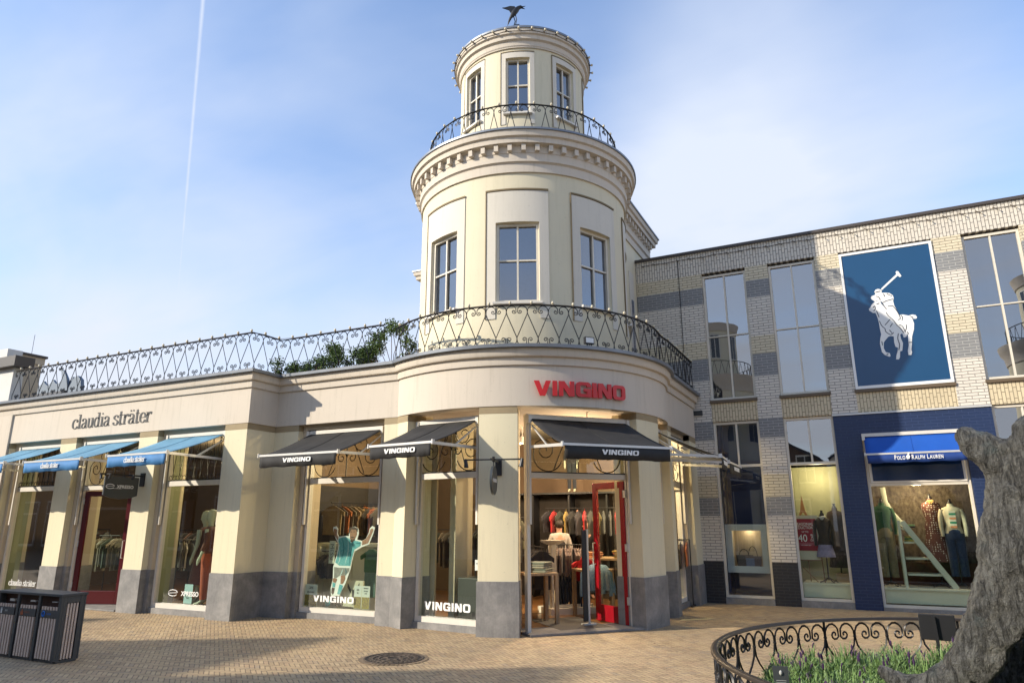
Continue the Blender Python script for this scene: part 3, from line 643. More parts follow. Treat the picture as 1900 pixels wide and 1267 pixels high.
# ------------------------------------------------------------------ awnings
def awning(T, W, out_, zt, zf, label, group, cm, fillc, words, val=.19, armz=2.83, side=True, open_left=0):
    o = tag(new_obj('awning', None, None, T), label, 'awning', group)
    def ob(n, m, mt, **k): return obj(n, m, mt, o, world=False, **k)
    m = MB(); N = 14; k = 8; vs = []; 
    for i in range(N + 1):
        for j in range(k + 1):
            t = j / k; x = -W + 2 * W * i / N; sag = -.034 * math.sin(math.pi * t) * (1 + .25 * math.sin(i * 2.2))
            vs.append((x, -.03 - out_ * t, zt - .02 + (zf - zt) * t + sag))
    q = lambda i, j: i * (k + 1) + j
    m.add(vs, [(q(i, j), q(i + 1, j), q(i + 1, j + 1), q(i, j + 1)) for i in range(N) for j in range(k)])
    can = ob('canopy', m, cm, smooth=40)
    sm = can.modifiers.new('thick', 'SOLIDIFY'); sm.thickness = .006
    for xs in ((0,) if W < .8 else (-.02,)):
        s_ = MB(); s_.tube([(xs, -.03 - out_ * t, zt - .013 + (zf - zt) * t - .034 * math.sin(math.pi * t)) for t in [i / 8 for i in range(9)]], .004, 4); ob('seam', s_, cm)
    m = MB(); N = 26; vs = []
    for i in range(N + 1):
        x = -W + .015 + (2 * W - .03) * i / N; wv = .010 * math.sin(i * 1.1) + .006 * math.sin(i * 2.9 + 1)
        for t in (0, .5, 1): vs.append((x, -.045 - out_ + wv * t, zf - .035 - val * t - .006 * math.sin(i * .9) * t))
    m.add(vs, [(i * 3 + j, i * 3 + j + 1, (i + 1) * 3 + j + 1, (i + 1) * 3 + j) for i in range(N) for j in range(2)])
    v = ob('valance', m, fillc, smooth=50); sm = v.modifiers.new('thick', 'SOLIDIFY'); sm.thickness = .004
    m = MB()
    if words == 'VINGINO':
        for L in wide_letters('VINGINO', -.30, zf - .150, .072, .62, .12, .1):
            for p in L: m.polyy(p, -.066 - out_, -.062 - out_)
    elif words == 'claudia sträter': nib_text(m, words, -.28, zf - .16, .07, 1, -.068 - out_, -.062 - out_, wtot=.56, thick=.17, thin=.07)
    elif words: text_on(m, words, 0, -.066 - out_, zf - .15, .1, .9)
    if m.v: ob('lettering', m, WHT)
    m = MB(); m.box(-W - .03, W + .03, -.07, .03, zt - .03, zt + .035); m.box(-W - .035, -W + .02, -.09, .03, zt - .10, zt + .03); m.box(W - .02, W + .035, -.09, .03, zt - .10, zt + .03); ob('cassette', m, WHITE)
    m = MB(); m.box(-W - .015, W + .015, -.05 - out_, -.02 - out_, zf - .035, zf); m.box(-W - .03, -W - .012, -.06 - out_, .0 - out_, zf - .05, zf + .02); m.box(W + .012, W + .03, -.06 - out_, .0 - out_, zf - .05, zf + .02); ob('front_bar', m, ALU)
    for s in (-1, 1):
        m = MB(); m.bar((s * (W - .03), -.03, armz), (s * (W - .03), -.02 - out_, zf - .02), .028, .045); ob('arm', m, ALU)
        m = MB(); m.bar((s * (W - .04), -.02, zt - .12), (s * (W - .04), -.03 - out_ * .46, armz + (zf - .02 - armz) * .46 + .02), .02); m.bar((s * (W - .09), -.02, zt - .16), (s * (W - .09), -.03 - out_ * .40, armz + (zf - .02 - armz) * .4 + .02), .012); ob('stay', m, ALU)
        if side: m = MB(); m.box(s * W - .018, s * W + .018, -.055, -.005, 1.62, zt - .10); ob('guide_rail', m, WHITE)
    return o
def inset(T, d=-.02, dx=0): return T @ Matrix.Translation((dx, d, 0))
GA = 'folding awnings over the shop windows of the cream building'
AW_W = mat('sky_blue_valance', (.045, .20, .46), .75, var=.2, vs=6)
awning(inset(B0, -.02, .1), .84, 1.22, 3.335, 2.88, 'light blue awning at the far left edge of the view, over the first window', GA, BLUEC, AW_W, 'claudia sträter')
awning(inset(B1), .90, 1.22, 3.335, 2.86, 'light blue awning over the shop doorway with the hanging expresso sign', GA, BLUEC, AW_W, 'claudia sträter')
awning(inset(B2), .80, 1.24, 3.335, 2.87, 'light blue awning lettered claudia sträter, nearest the projecting wall corner', GA, BLUEC, AW_W, 'claudia sträter')
awning(inset(B3), .86, 1.20, 3.31, 2.80, 'black awning over the window with the footballer cutout', GA, BLACKC, BLACKC, 'VINGINO')
awning(inset(B4, -.02, -.02), .62, 1.20, 3.31, 2.83, 'black awning over the narrow window left of the round hanging sign', GA, BLACKC, BLACKC, 'VINGINO')
awning(inset(B5), .90, 1.28, 3.31, 2.76, 'wide black awning over the open red door below the red letters', GA, BLACKC, BLACKC, 'VINGINO')
awning(inset(B6), .42, 1.20, 3.31, 2.76, 'black awning seen side on at the right edge of the round corner', GA, BLACKC, BLACKC, 'VINGINO')
awning(inset(B7), .68, 1.20, 3.31, 2.76, 'black awning seen edge on nearest the banded brick building', GA, BLACKC, BLACKC, 'VINGINO')

# ------------------------------------------------------------------ hanging signs
hs = thing('hanging_sign', 'dark grey shield shaped hanging sign lettered eXPRESSO on a wall bracket', 'hanging sign', (-12.84, FA, 2.5))
m = MB(); m.box(-12.90, -12.78, FA - .03, FA - .001, 2.36, 2.62); m.bar((-12.84, FA - .03, 2.56), (-12.84, 8.38, 2.56), .028); m.bar((-12.99, 8.50, 2.56), (-12.69, 8.50, 2.56), .02); m.bar((-12.99, 8.98, 2.56), (-12.69, 8.98, 2.56), .02)
m.bar((-12.84, 8.60, 2.56), (-12.84, 8.60, 2.52), .014); m.bar((-12.84, 9.08, 2.56), (-12.84, 9.08, 2.52), .014); obj('bracket', m, BLKP, hs)
for yy in (8.50, 8.98):
    for s in (-1, 1): m = MB(); m.tube([(-12.84 + s * .15, yy, 2.565), (-12.84 + s * .125, yy, 2.475)], .024, 8, radii=[.018, .03]); obj('spotlight', m, BLKP, hs, smooth=40)
ST = Matrix.Translation((-12.82, 8.84, 0)) @ Matrix.Rotation(R(90), 4, 'Z')   # faces +x towards the plaza
m = MB(ST); m.polyy([(-.35, 2.52), (.35, 2.52), (.35, 2.17), (.20, 2.12), (0, 2.10), (-.20, 2.12), (-.35, 2.17)], 0, .04); p_ = obj('panel', m, DGREY, hs); bevel(p_, .005)
m = MB(ST); text_on(m, 'XPRESSO', .075, -.004, 2.305, .085, 1.0, 0, .002)
m.tube([(x * .085 - .235, -.004, z * .042 + 2.335) for x, z in nibspiral(0, 0, 1, 1, 10, 330, 16)], .006, 4); m.bar((-.32, -.004, 2.335), (-.15, -.004, 2.345), .007); m.bar((-.20, -.004, 2.30), (.0, -.004, 2.296), .005)
obj('lettering', m, WHT, hs)
AZS = -73.2
ds = thing('hanging_sign', 'round dark disc sign lettered VINGINO edge on from a wall bracket beside the open door', 'hanging sign', (*pc(AZS, RD), 2.5), R(AZS + 90))
m = MB(); m.box(-.05, .05, -.03, 0, 2.36 - 2.5, 2.61 - 2.5); m.bar((0, -.03, .065), (0, -.62, .065), .03); m.bar((-.0, -.42, .065), (0, -.42, -.02), .012); m.box(-.018, .018, -.44, -.40, .04, .12); m.bar((-.44, -.42, .075), (.44, -.42, .075), .022); obj('bracket', m, BLKP, ds, world=False)
for s in (-1, 1): m = MB(); m.tube([(s * .44, -.42, .085), (s * .42, -.44, -.04)], .03, 8, radii=[.022, .036]); obj('spotlight', m, BLKP, ds, world=False, smooth=40)
m = MB(); N = 28; m.add([(s * .018, -.42 + .215 * math.cos(2 * math.pi * i / N), -.235 + .215 * math.sin(2 * math.pi * i / N)) for s in (-1, 1) for i in range(N)], [list(range(N)), list(range(N, 2 * N))[::-1]] + [(i, (i + 1) % N, N + (i + 1) % N, N + i) for i in range(N)]); obj('disc', m, DGREY, ds, world=False, smooth=40)
m = MB(Matrix.Translation((.020, -.42, 0)) @ Matrix.Rotation(R(90), 4, 'Z'))
for L in wide_letters('VINGINO', -.15, -.262, .052, .30, .1):
    for p in L: m.polyy(p, -.002, 0)
obj('lettering', m, WHT, ds, world=False)
fl_ = thing('floodlight', 'small black floodlight standing on the drum ledge by the railing', 'floodlight', (*pc(-42.5, 2.86), 4.455), R(-42.5 + 90))
m = MB(); m.box(-.085, .085, -.03, .03, .055, .17); m.bar((-.04, 0, 0), (-.04, 0, .06), .015); m.bar((.04, 0, 0), (.04, 0, .06), .015); m.box(-.09, .09, -.01, .05, 0, .012); obj('housing', m, BLKP, fl_, world=False)
m = MB(); m.box(-.07, .07, -.034, -.0305, .07, .155); obj('lens', m, ALU, fl_, world=False)

# ------------------------------------------------------------------ wrought iron railings
class Path:
    def __init__(s, pts): s.p = [Vector((*q, 0)) for q in pts]; s.d = [0]; [s.d.append(s.d[-1] + (s.p[i + 1] - s.p[i]).length) for i in range(len(pts) - 1)]; s.L = s.d[-1]
    def at(s, t):
        t = max(0, min(s.L, t)); i = 0
        while i < len(s.p) - 2 and s.d[i + 1] < t: i += 1
        k = (t - s.d[i]) / max(1e-9, s.d[i + 1] - s.d[i]); return s.p[i].lerp(s.p[i + 1], k)
def lobe(p, H, sgn, zb=0, up=True, small=1.0):
    """one scrolling lobe from a node at s=0 towards s=p/2; heights 0..1 of H"""
    e = []
    zc, ry = (.845, .14) if up else (.155, .14)
    f = 1 if up else -1
    a = [(p * .25 - p * .25 * math.cos(R(t)), zc * H + f * ry * H * math.sin(R(t))) for t in range(0, 150, 24)]
    c = (p * .355, (zc - f * .0) * H)
    sp = [(c[0] + r * math.cos(R(t)), c[1] + f * r * math.sin(R(t))) for t, r in [(30 - i * 36, p * .118 * (1 - i / 15)) for i in range(0, 13)]]
    pts = [(0, (.80 if up else .20) * H)] + a + sp
    return [(sgn * x, zb + z) for x, z in pts]
def railing(path, z0, H, n, label, group, loc, bottom=True, rod=.0085, top=.018):
    P = Path(path); p = P.L / n; t = thing('railing', label, 'railing', loc, 0, group); m = MB()
    def mp(o, pts): return [(*P.at(o + s)[:2], z0 + z) for s, z in pts]
    for i in range(n):
        o = (i + .5) * p
        for s in (-1, 1):
            m.tube(mp(o, lobe(p, H, s)), rod, 4, False)
            if bottom:
                m.tube(mp(o, [(0, .8 * H), (s * p / 2, .2 * H)]), rod, 4, False)
                if 0 <= o + s * p / 2 <= P.L: m.tube(mp(o + s * p / 2, lobe(p, H, -s, 0, False)), rod, 4, False)
            else: m.tube(mp(o, [(0, .8 * H), (s * p * .22, .35 * H), (s * p * .44, 0)]), rod, 4, False)
        m.box(*[a + b for a, b in ((P.at(o).x, -.009), (P.at(o).x, .009), (P.at(o).y, -.009), (P.at(o).y, .009))], z0 + .78 * H, z0 + .82 * H)
    obj('scrollwork', m, IRON, t, smooth=50)
    m = MB(); k = max(2, int(P.L / .15)); tp_ = [(*P.at(P.L * i / k)[:2], z0 + H) for i in range(k + 1)]; m.tube(tp_, top, 6, True, flat=.55); obj('top_rail', m, IRON, t, smooth=50)
    m = MB(); k = max(2, int(P.L / .25)); m.tube([(*P.at(P.L * i / k)[:2], z0 + .012) for i in range(k + 1)], .009, 4); obj('bottom_rail', m, IRON, t, smooth=50)
    return P
BULB = mat('frosted_bulb', (.62, .55, .40), .35)
def bulbs(P, z, step, label, off=(0, 0)):
    t = thing('string_light', label, 'string lights', (*P.at(P.L / 2)[:2], z)); m = MB(); n = int(P.L / step); c = MB()
    wire = []
    for i in range(n + 1):
        q = P.at((i + .5) * step if (i + .5) * step < P.L else P.L)
        m.ball((q.x, q.y, z + .045), .026, 6, 4, 1.2); c.tube([(q.x, q.y, z + .002), (q.x, q.y, z + .03)], .014, 6); wire += [(q.x, q.y, z + .014)]
    c.tube(wire, .006, 4); k = obj('cable', c, mat('brown_cable', (.11, .085, .06), .6), t, smooth=50); parts('bulb', m, BULB, t, smooth=60)
RY = FA - .02
GR = 'black scroll railings round the roof edges of the corner building'
rp1 = [(-17.95, RY), (-10.13, RY), (-10.13, FS - .02), (-7.55, FS - .02)]
P1 = railing(rp1, 4.465, .735, 31, 'long straight black scroll railing along the left roof edge, stepping back at the corner', GR, (-13, RY, 4.46))
P2 = railing([pc(-126 + i * 4, 2.74) for i in range(0, 35)] + [(-3.14, 13.4), (-3.14, 15.55)], 4.465, .70, 26, 'curved black scroll railing on the lower ledge, right around the foot of the tower', GR, (*pc(-60, 2.74), 4.46))
P3 = railing([pc(-180 + i * 5, 2.03) for i in range(0, 73)], 8.735, .72, 38, 'small round black railing high up between the two tower tiers', GR, (OX, OY, 8.73), bottom=False, rod=.008)
bulbs(P1, 5.205, .36, 'row of small bulbs on the long straight roof railing'); bulbs(P2, 5.17, .36, 'row of small bulbs on the curved lower tower railing'); bulbs(P3, 9.46, .345, 'row of small bulbs on the high round tower railing')
P4 = Path([pc(-180 + i * 5, 1.56) for i in range(0, 73)]); 
t = thing('string_light', 'row of small bulbs just under the top rim of the tower', 'string lights', (OX, OY, 11.5)); m = MB(); c = MB()
for i in range(36):
    a = i * 10 + 3; q = pc(a, 1.60); m.ball((*q, 11.555), .028, 6, 4); c.tube([(*pc(a, 1.53), 11.56), (*pc(a, 1.58), 11.555)], .016, 5)
c.tube([(*pc(i * 10 + 3, 1.542), 11.54 - .02 * (i % 2)) for i in range(37)], .007, 4); obj('cable', c, MATS['brown_cable'], t); parts('bulb', m, BULB, t, smooth=60)

# ------------------------------------------------------------------ bird on top of the tower
bz = 11.66
bd = thing('bird_sculpture', 'dark metal bird with a raised wing perched on the very top of the tower', 'sculpture', (-5.38, 10.98, bz), R(25))
m = MB()
def tb_(pts, rad, n=8, flat=1): m.tube([(x, y, z) for x, y, z in pts], 0, n, True, radii=rad, flat=flat)
tb_([(-.10, 0, .10), (-.06, 0, .20), (.0, 0, .30), (.06, 0, .385), (.10, 0, .43), (.15, 0, .455), (.20, 0, .45)], [.008, .03, .06, .058, .042, .036, .010], 10)
tb_([(-.13, 0, .0), (-.10, 0, .10), (-.07, 0, .18)], [.004, .02, .03], 8)
tb_([(.17, 0, .43), (.24, 0, .40)], [.018, .003], 6); tb_([(.18, 0, .455), (.25, 0, .475)], [.014, .003], 6)
obj('body', m, BLKP, bd, world=False, smooth=50)
m = MB(); m.polyy([(.07, .36), (.02, .46), (-.08, .47), (-.17, .44), (-.24, .43), (-.17, .40), (-.10, .37), (-.06, .30), (-.02, .24)], -.02, .0); obj('wing', m, BLKP, bd, world=False)
m = MB(); m.tube([(0, .02, 0), (.03, .02, .12), (-.01, .01, .26)], .010, 5); m.tube([(.04, -.02, 0), (.06, -.02, .13), (.03, -.01, .28)], .010, 5); m.bar((-.02, .02, .004), (.07, .02, .004), .012); m.bar((.02, -.02, .004), (.12, -.02, .006), .012); obj('leg', m, BLKP, bd, world=False)

# ------------------------------------------------------------------ banded brick building
YB = 15.72
brick = thing('brick_building', 'pale brick building with grey brick bands, tall windows and a blue painted shop front', 'building', (2, YB, 0))
XR = 9.5
cols = [(-4.37, -2.80), (-1.82, -1.33), (-.355, .13), (1.88, 2.40), (3.38, 3.90), (4.88, XR)]
ops = [(-2.80, -1.82), (-1.33, -.355), (.13, 1.88), (2.40, 3.38), (3.90, 4.88)]
m = MB(); sw_ = MB(); sy_ = MB(); bb = MB(); st = MB()
for i, (a, b) in enumerate(cols):
    if i == 0: m.box(a, b, YB, YB + .3, 3.9, 7.30); m.box(-3.9, b, YB, YB + .3, 0, 3.9)
    elif i in (2, 3): m.box(a, b, YB, YB + .3, 3.80, 7.30)
    else: m.box(a, b, YB, YB + .3, 0, 7.30)
sw_.box(-4.37, XR, YB, YB + .3, 7.30, 7.84)
for i, (a, b) in enumerate(ops): sy_.box(a, b, YB + .012, YB + .3, 3.80, 4.215)
parts('wall', m, BR_BAND, brick); obj('soldier_course', sw_, BR_SOLW, brick); parts('spandrel', sy_, BR_SOLY, brick)
bb.box(-.355, .13, YB - .004, YB + .3, 0, 3.765); bb.box(1.89, 2.40, YB - .004, YB + .3, 0, 3.765); bb.box(.13, 1.89, YB - .004, YB + .3, 3.36, 3.765)
parts('blue_brick_surround', bb, BR_BLUE, brick)
st.box(-.37, 2.41, YB - .03, YB + .05, 3.766, 3.80); obj('flashing', st, ALU, brick)
cpb = MB(); cpb.box(-4.375, XR, YB - .045, YB + .4, 7.84, 7.905); obj('roof_edge', cpb, DCOPE, brick)
rb = MB(); rb.box(-4.37, XR, YB + .31, YB + 9, 7.5, 7.6); obj('roof', rb, ROOFM, brick)
ib = MB(); ib.box(-4.3, XR, YB + 2.2, YB + 2.3, 0, 7.4); ib.box(-4.3, XR, YB + .31, YB + 2.19, 3.79, 3.85); ib.box(-4.3, XR, YB + .31, YB + 2.19, 7.42, 7.48); parts('inner_wall', ib, IND, brick)
si = MB(); stn = MB()
BLIND = [(.42, .40, .36), (.52, .51, .48), None, (.12, .14, .18), (.12, .14, .18)]
def bwin(a, b, z0, z1, mull, glassm, hz=None, tr=None, name='window'):
    fw = .052; m = MB(); y0, y1 = YB + .055, YB + .14
    m.box(a + .004, a + fw, y0, y1, z0, z1); m.box(b - fw, b - .004, y0, y1, z0, z1); m.box(a + fw, b - fw, y0, y1, z1 - fw, z1 - .003); m.box(a + fw, b - fw, y0, y1, z0, z0 + fw)
    c = (a + b) / 2; segs = [(z0 + fw, z1 - fw)]
    if tr: m.box(a + fw, b - fw, y0 + .002, y1, tr, tr + .055); m.box(c - .018, c + .018, y0 + .008, y1, tr + .056, z1 - fw - .001); segs = [(z0 + fw, tr), (tr + .055, z1 - fw)]
    elif mull: m.box(c - .017, c + .017, y0 + .008, y1, z0 + fw, z1 - fw)
    if hz: m.box(a + fw, c - .018, y0 + .010, y1, hz - .013, hz + .013); m.box(c + .018, b - fw, y0 + .010, y1, hz - .013, hz + .013)
    f = obj(name, m, FRAME, brick); 
    for p, q in segs: k = MB(); k.box(a + fw, b - fw, YB + .10, YB + .104, p, q); obj('pane', k, glassm if isinstance(glassm, bpy.types.Material) else glassm[segs.index((p, q))], f)
    return f
for i, (a, b) in enumerate(ops):
    if i != 2:
        bwin(a, b, 4.285, 7.25, True, GL_UP, hz=5.76)
        k = MB(); k.box(a, b, YB + .32, YB + .34, 4.25, 7.27); obj('blind', k, mat('blind_%d' % i, BLIND[i], .9, var=.12, vs=2), brick)
    si.box(a - .02, b + .02, YB - .035, YB + .054, 4.218, 4.280)
    if i in (0, 1, 3, 4): stn.box(a + .004, b - .004, YB - .012, YB + .2, 0, .118)
stn.box(.134, 1.886, YB - .016, YB + .2, 0, .056)
parts('sill', si, mat('brown_sill', (.12, .085, .05), .5), brick); parts('plinth_block', stn, STONE, brick)
bwin(-2.80, -1.82, .122, 3.79, False, GL_BLUE, tr=2.80); bwin(-1.33, -.355, .122, 3.79, False, [GL_SHOP, GL_UP], tr=2.80); bwin(2.40, 3.38, .122, 3.79, False, GL_UP, tr=2.80); bwin(3.90, 4.88, .122, 3.79, False, GL_UP, tr=2.80)
bwin(.13, 1.886, .06, 3.355, False, GL_SHOP, name='display_window')
m = MB(); m.box(.182, 1.834, YB + .05, YB + .14, 2.335, 2.385); obj('transom', m, FRAME, brick)
m = MB(); m.box(.19, 1.826, YB + .03, YB + .05, 2.39, 2.95); k_ = obj('top_window_frame', m, WHITE, brick)  # white frame of the top window above the transom
m = MB(); m.box(.235, 1.78, YB + .02, YB + .029, 2.43, 2.92); obj('top_window_pane', m, mat('blue_reflection_pane', (.006, .025, .085), .08, spec=.8), k_)  # opaque top window pane, its blue reflection put into the colour
m = MB(); m.tube([(-3.33, YB - .012, 7.72), (-3.325, YB - .012, 5.5), (-3.32, YB - .012, 4.1)], .007, 5); obj('wall_cable', m, BLKP, brick)
# upstairs poster
po = thing('poster_panel', 'large dark blue framed wall panel with a white polo player on horseback', 'wall panel', (1.0, YB, 4.3))
m = MB(); m.box(.135, 1.876, YB - .03, YB + .02, 4.285, 4.345); m.box(.135, 1.876, YB - .03, YB + .02, 7.20, 7.252); m.box(.135, .185, YB - .03, YB + .02, 4.346, 7.199); m.box(1.826, 1.876, YB - .03, YB + .02, 4.346, 7.199); obj('frame', m, WHT, po)
m = MB(); m.box(.186, 1.825, YB - .012, YB + .02, 4.346, 7.199); obj('panel', m, mat('poster_blue', (.004, .058, .155), .30, var=.06, vs=1.5, spec=.6), po)
POLO = {'mallet': [(0.854, 6.366), (1.174, 6.637), (1.162, 6.679), (1.187, 6.706), (1.215, 6.691), (1.26, 6.584), (1.229, 6.56), (1.195, 6.6), (0.868, 6.332)],
'rider': [(0.726, 6.315), (0.751, 6.358), (0.797, 6.37), (0.844, 6.352), (0.862, 6.32), (0.852, 6.277), (0.924, 6.266), (0.998, 6.247), (1.052, 6.189), (1.061, 6.126), (1.041, 6.072), (1.05, 5.967), (1.078, 5.886), (1.104, 5.78), (1.117, 5.651), (1.13, 5.548), (1.2, 5.362), (1.173, 5.285), (1.133, 5.275), (1.116, 5.373), (1.092, 5.451), (1.041, 5.559), (0.99, 5.668), (0.929, 5.779), (0.891, 5.882), (0.878, 5.953), (0.843, 6.023), (0.835, 6.081), (0.74, 6.116), (0.704, 6.111), (0.66, 6.154), (0.642, 6.188), (0.656, 6.228), (0.72, 6.245), (0.74, 6.263)],
'horse': [(0.648, 6.051), (0.717, 6.109), (0.803, 6.091), (0.828, 6.025), (0.878, 5.953), (0.891, 5.882), (0.99, 5.668), (1.095, 5.476), (1.114, 5.626), (1.101, 5.755), (1.174, 5.758), (1.256, 5.729), (1.315, 5.695), (1.334, 5.647), (1.352, 5.544), (1.332, 5.421), (1.281, 5.277), (1.255, 5.106), (1.234, 5.009), (1.24, 4.959), (1.22, 4.9), (1.17, 4.905), (1.169, 4.992), (1.201, 5.112), (1.211, 5.286), (1.208, 5.361), (1.181, 5.284), (1.144, 5.274), (1.124, 5.372), (1.078, 5.34), (1.083, 5.251), (1.106, 5.161), (1.073, 5.003), (1.034, 4.995), (1.014, 4.873), (0.992, 4.833), (0.941, 4.838), (0.956, 4.916), (0.988, 5.0), (1.005, 5.073), (0.962, 5.103), (0.952, 5.192), (0.959, 5.317), (0.905, 5.333), (0.861, 5.324), (0.811, 5.271), (0.765, 5.214), (0.75, 5.089), (0.778, 5.006), (0.844, 4.979), (0.853, 4.915), (0.826, 4.906), (0.75, 4.951), (0.706, 5.019), (0.693, 5.197), (0.71, 5.296), (0.739, 5.394), (0.73, 5.498), (0.728, 5.626), (0.719, 5.73), (0.703, 5.81), (0.691, 5.858), (0.643, 5.865), (0.584, 5.925), (0.578, 5.957), (0.615, 5.999)],
'tail': [(1.275, 5.718), (1.341, 5.735), (1.402, 5.714), (1.423, 5.665), (1.4, 5.638), (1.355, 5.644), (1.325, 5.679), (1.275, 5.685)]}
POLOL = [[(0.714, 5.906), (0.745, 5.757)], [(0.741, 5.676), (0.772, 5.569), (0.822, 5.499), (0.831, 5.434), (0.909, 5.361), (0.968, 5.404)], [(0.883, 5.849), (0.916, 5.767), (0.99, 5.668), (1.041, 5.559), (1.104, 5.463), (1.145, 5.369)], [(0.834, 6.076), (0.866, 5.981), (0.901, 5.911)], [(1.027, 5.958), (1.071, 5.874), (1.113, 5.753), (1.121, 5.676), (1.075, 5.656)], [(0.831, 5.574), (0.939, 5.688)], [(0.918, 5.524), (0.97, 5.594)], [(0.9, 5.463), (0.935, 5.395)], [(1.084, 5.554), (1.142, 5.508), (1.178, 5.378)], [(1.21, 5.537), (1.204, 5.462), (1.169, 5.391)], [(1.141, 5.749), (1.166, 5.695), (1.147, 5.634)], [(0.854, 6.06), (0.924, 6.089), (1.046, 6.11)], [(0.884, 6.251), (0.902, 6.183)], [(0.943, 6.242), (1.033, 6.177)], [(1.049, 5.369), (1.025, 5.258), (1.04, 5.131), (1.012, 5.022)], [(1.211, 5.386), (1.23, 5.334)], [(1.207, 5.161), (1.262, 5.16)], [(0.732, 5.243), (0.736, 5.154)], [(0.782, 4.948), (0.817, 4.969)], [(1.295, 5.708), (1.357, 5.664)], [(0.931, 5.971), (1.028, 5.965)], [(0.656, 5.972), (0.693, 6.006), (0.696, 5.94), (0.659, 5.906)], [(0.73, 6.039), (0.788, 6.057)], [(.742, 6.215), (.79, 6.19), (.812, 6.12)], [(.74, 6.30), (.84, 6.315)]]
m = MB()
for i, (k, v) in enumerate(POLO.items()): m.polyy(v, YB - .0155 - .0008 * i, YB - .0125)
obj('emblem', m, WHT, po)
m = MB()
for i, L in enumerate(POLOL):
    P_ = cr([(a, 0, b) for a, b in L], 4) if len(L) > 2 else [Vector((a, 0, b)) for a, b in L]; A_ = []; n = len(P_)
    for j, q in enumerate(P_):
        d = P_[min(j + 1, n - 1)] - P_[max(j - 1, 0)]; n_ = Vector((-d.z, 0, d.x)).normalized() * .007; A_ += [(q.x + n_.x, YB - .0194 - .0001 * i, q.z + n_.z), (q.x - n_.x, YB - .0194 - .0001 * i, q.z - n_.z)]
    m.add(A_, [(2 * j, 2 * j + 1, 2 * j + 3, 2 * j + 2) for j in range(n - 1)])
parts('emblem_line', m, mat('navy_line', (.006, .014, .04), .6), po)
# blue awning of the painted shop front
T = flatT(1.005, YB + .02)
awning(T, .84, .40, 3.335, 2.94, 'small royal blue awning lettered POLO RALPH LAUREN over the display window in the blue brick', 'awning of the blue shop front', ROYAL, mat('navy_valance', (.008, .045, .22), .7, var=.15, vs=5), '', val=.16, armz=2.80, side=False)
aw = [o for o in bpy.data.objects if o.name.startswith('awning') and o.parent is None][-1]
m = MB()
def smallcaps(m, txt, x0, y, z, h, k=.62):
    x = x0
    for i, ch in enumerate(txt):
        if ch == ' ': x += h * .35; continue
        s = h if (i == 0 or txt[i - 1] == ' ') else h * .80
        vs, fs = font_mesh(ch, s * 1.38, 0, .002, k); w_ = max(v[0] for v in vs) - min(v[0] for v in vs); mn = min(v[0] for v in vs); m.add([(x + a - mn, y, z + b) for a, b in vs], fs); x += w_ + h * .10
    return x
e_ = smallcaps(m, 'POLO', -.36, -.475, 2.80, .088)
m.polyy([(e_ + .015, 2.80), (e_ + .06, 2.81), (e_ + .075, 2.86), (e_ + .055, 2.885), (e_ + .075, 2.915), (e_ + .05, 2.93), (e_ + .03, 2.88), (e_ + .005, 2.86)], -.476, -.474)
smallcaps(m, 'RALPH LAUREN', e_ + .10, -.475, 2.80, .088)
lo = obj('lettering', m, WHT, aw, world=False)
m = MB(); c = MB(); t = thing('string_light', 'thin cable with little clips along the top of the banded brick wall', 'string lights', (1, YB, 7.7)); pts = []
for i in range(46):
    x = -4.2 + i * .29; z = 7.72 + .012 * math.sin(i * 2.3); pts.append((x, YB - .02, z)); c.tube([(x - .03, YB - .01, z + .03), (x, YB - .04, z - .005), (x + .05, YB - .05, z - .045)], .008, 4); m.ball((x + .055, YB - .055, z - .06), .016, 5, 3)
c.tube(pts, .006, 4); obj('cable', c, MATS['brown_cable'], t); parts('bulb', m, BULB, t)
vt = thing('wall_vent', 'small grey louvre box fixed low on the white brick left of the first upstairs window', 'vent', (-3.15, YB, 4.02))
m = MB()
for i in range(4): m.box(-3.33, -3.0, YB - .035, YB - .001, 3.97 + i * .028, 3.99 + i * .028)
m.box(-3.32, -3.29, YB - .03, YB - .0015, 3.965, 4.10); obj('louvre', m, DGREY, vt)

# ------------------------------------------------------------------ garments, dress forms, racks, shop fittings
def garment_poly(w, L, sl=.12): return [(-w / 2 - sl, -.12), (-w / 2 - sl * .9, -.20), (-w / 2, -.14), (-w * .48, -L), (w * .48, -L), (w / 2, -.14), (w / 2 + sl * .9, -.20), (w / 2 + sl, -.12), (w * .25, -.02), (.06, 0), (-.06, 0), (-w * .25, -.02)]
def rack(loc, rot, Lr, zb, n, cols, L0, label, group='clothes rails inside the shop', ends=True, w=.34):
    t = thing('clothes_rail', label, 'clothes rail', loc, rot, group); m = MB(); m.tube([(-Lr / 2, 0, zb), (Lr / 2, 0, zb)], .012, 6)
    if ends:
        for s in (-1, 1): m.tube([(s * Lr / 2, 0, zb), (s * Lr / 2, 0, .02)], .012, 6); m.bar((s * Lr / 2, -.2, .02), (s * Lr / 2, .2, .02), .025)
    obj('rail_frame', m, BLKP, t, world=False)
    for i in range(n):
        x = -Lr / 2 + .06 + (Lr - .12) * i / max(1, n - 1); c = cols[i % len(cols)]; Lg = L0 * random.uniform(.88, 1.08)
        m = MB(Matrix.Translation((x, 0, zb - .07)) @ Matrix.Rotation(R(90 + random.uniform(-14, 14)), 4, 'Z')); m.polyy(garment_poly(w * random.uniform(.85, 1.1), Lg, .07), -.014, .014)
        m.tube([(-.15, 0, -.04), (0, 0, .01), (.15, 0, -.04)], .007, 4); m.tube([(0, 0, .01), (0, 0, .05), (.012, 0, .08)], .003, 4)
        obj('garment', m, cloth('cloth_%02d%02d%02d' % tuple(int(v * 99) for v in c), c), t, world=False)
    return t
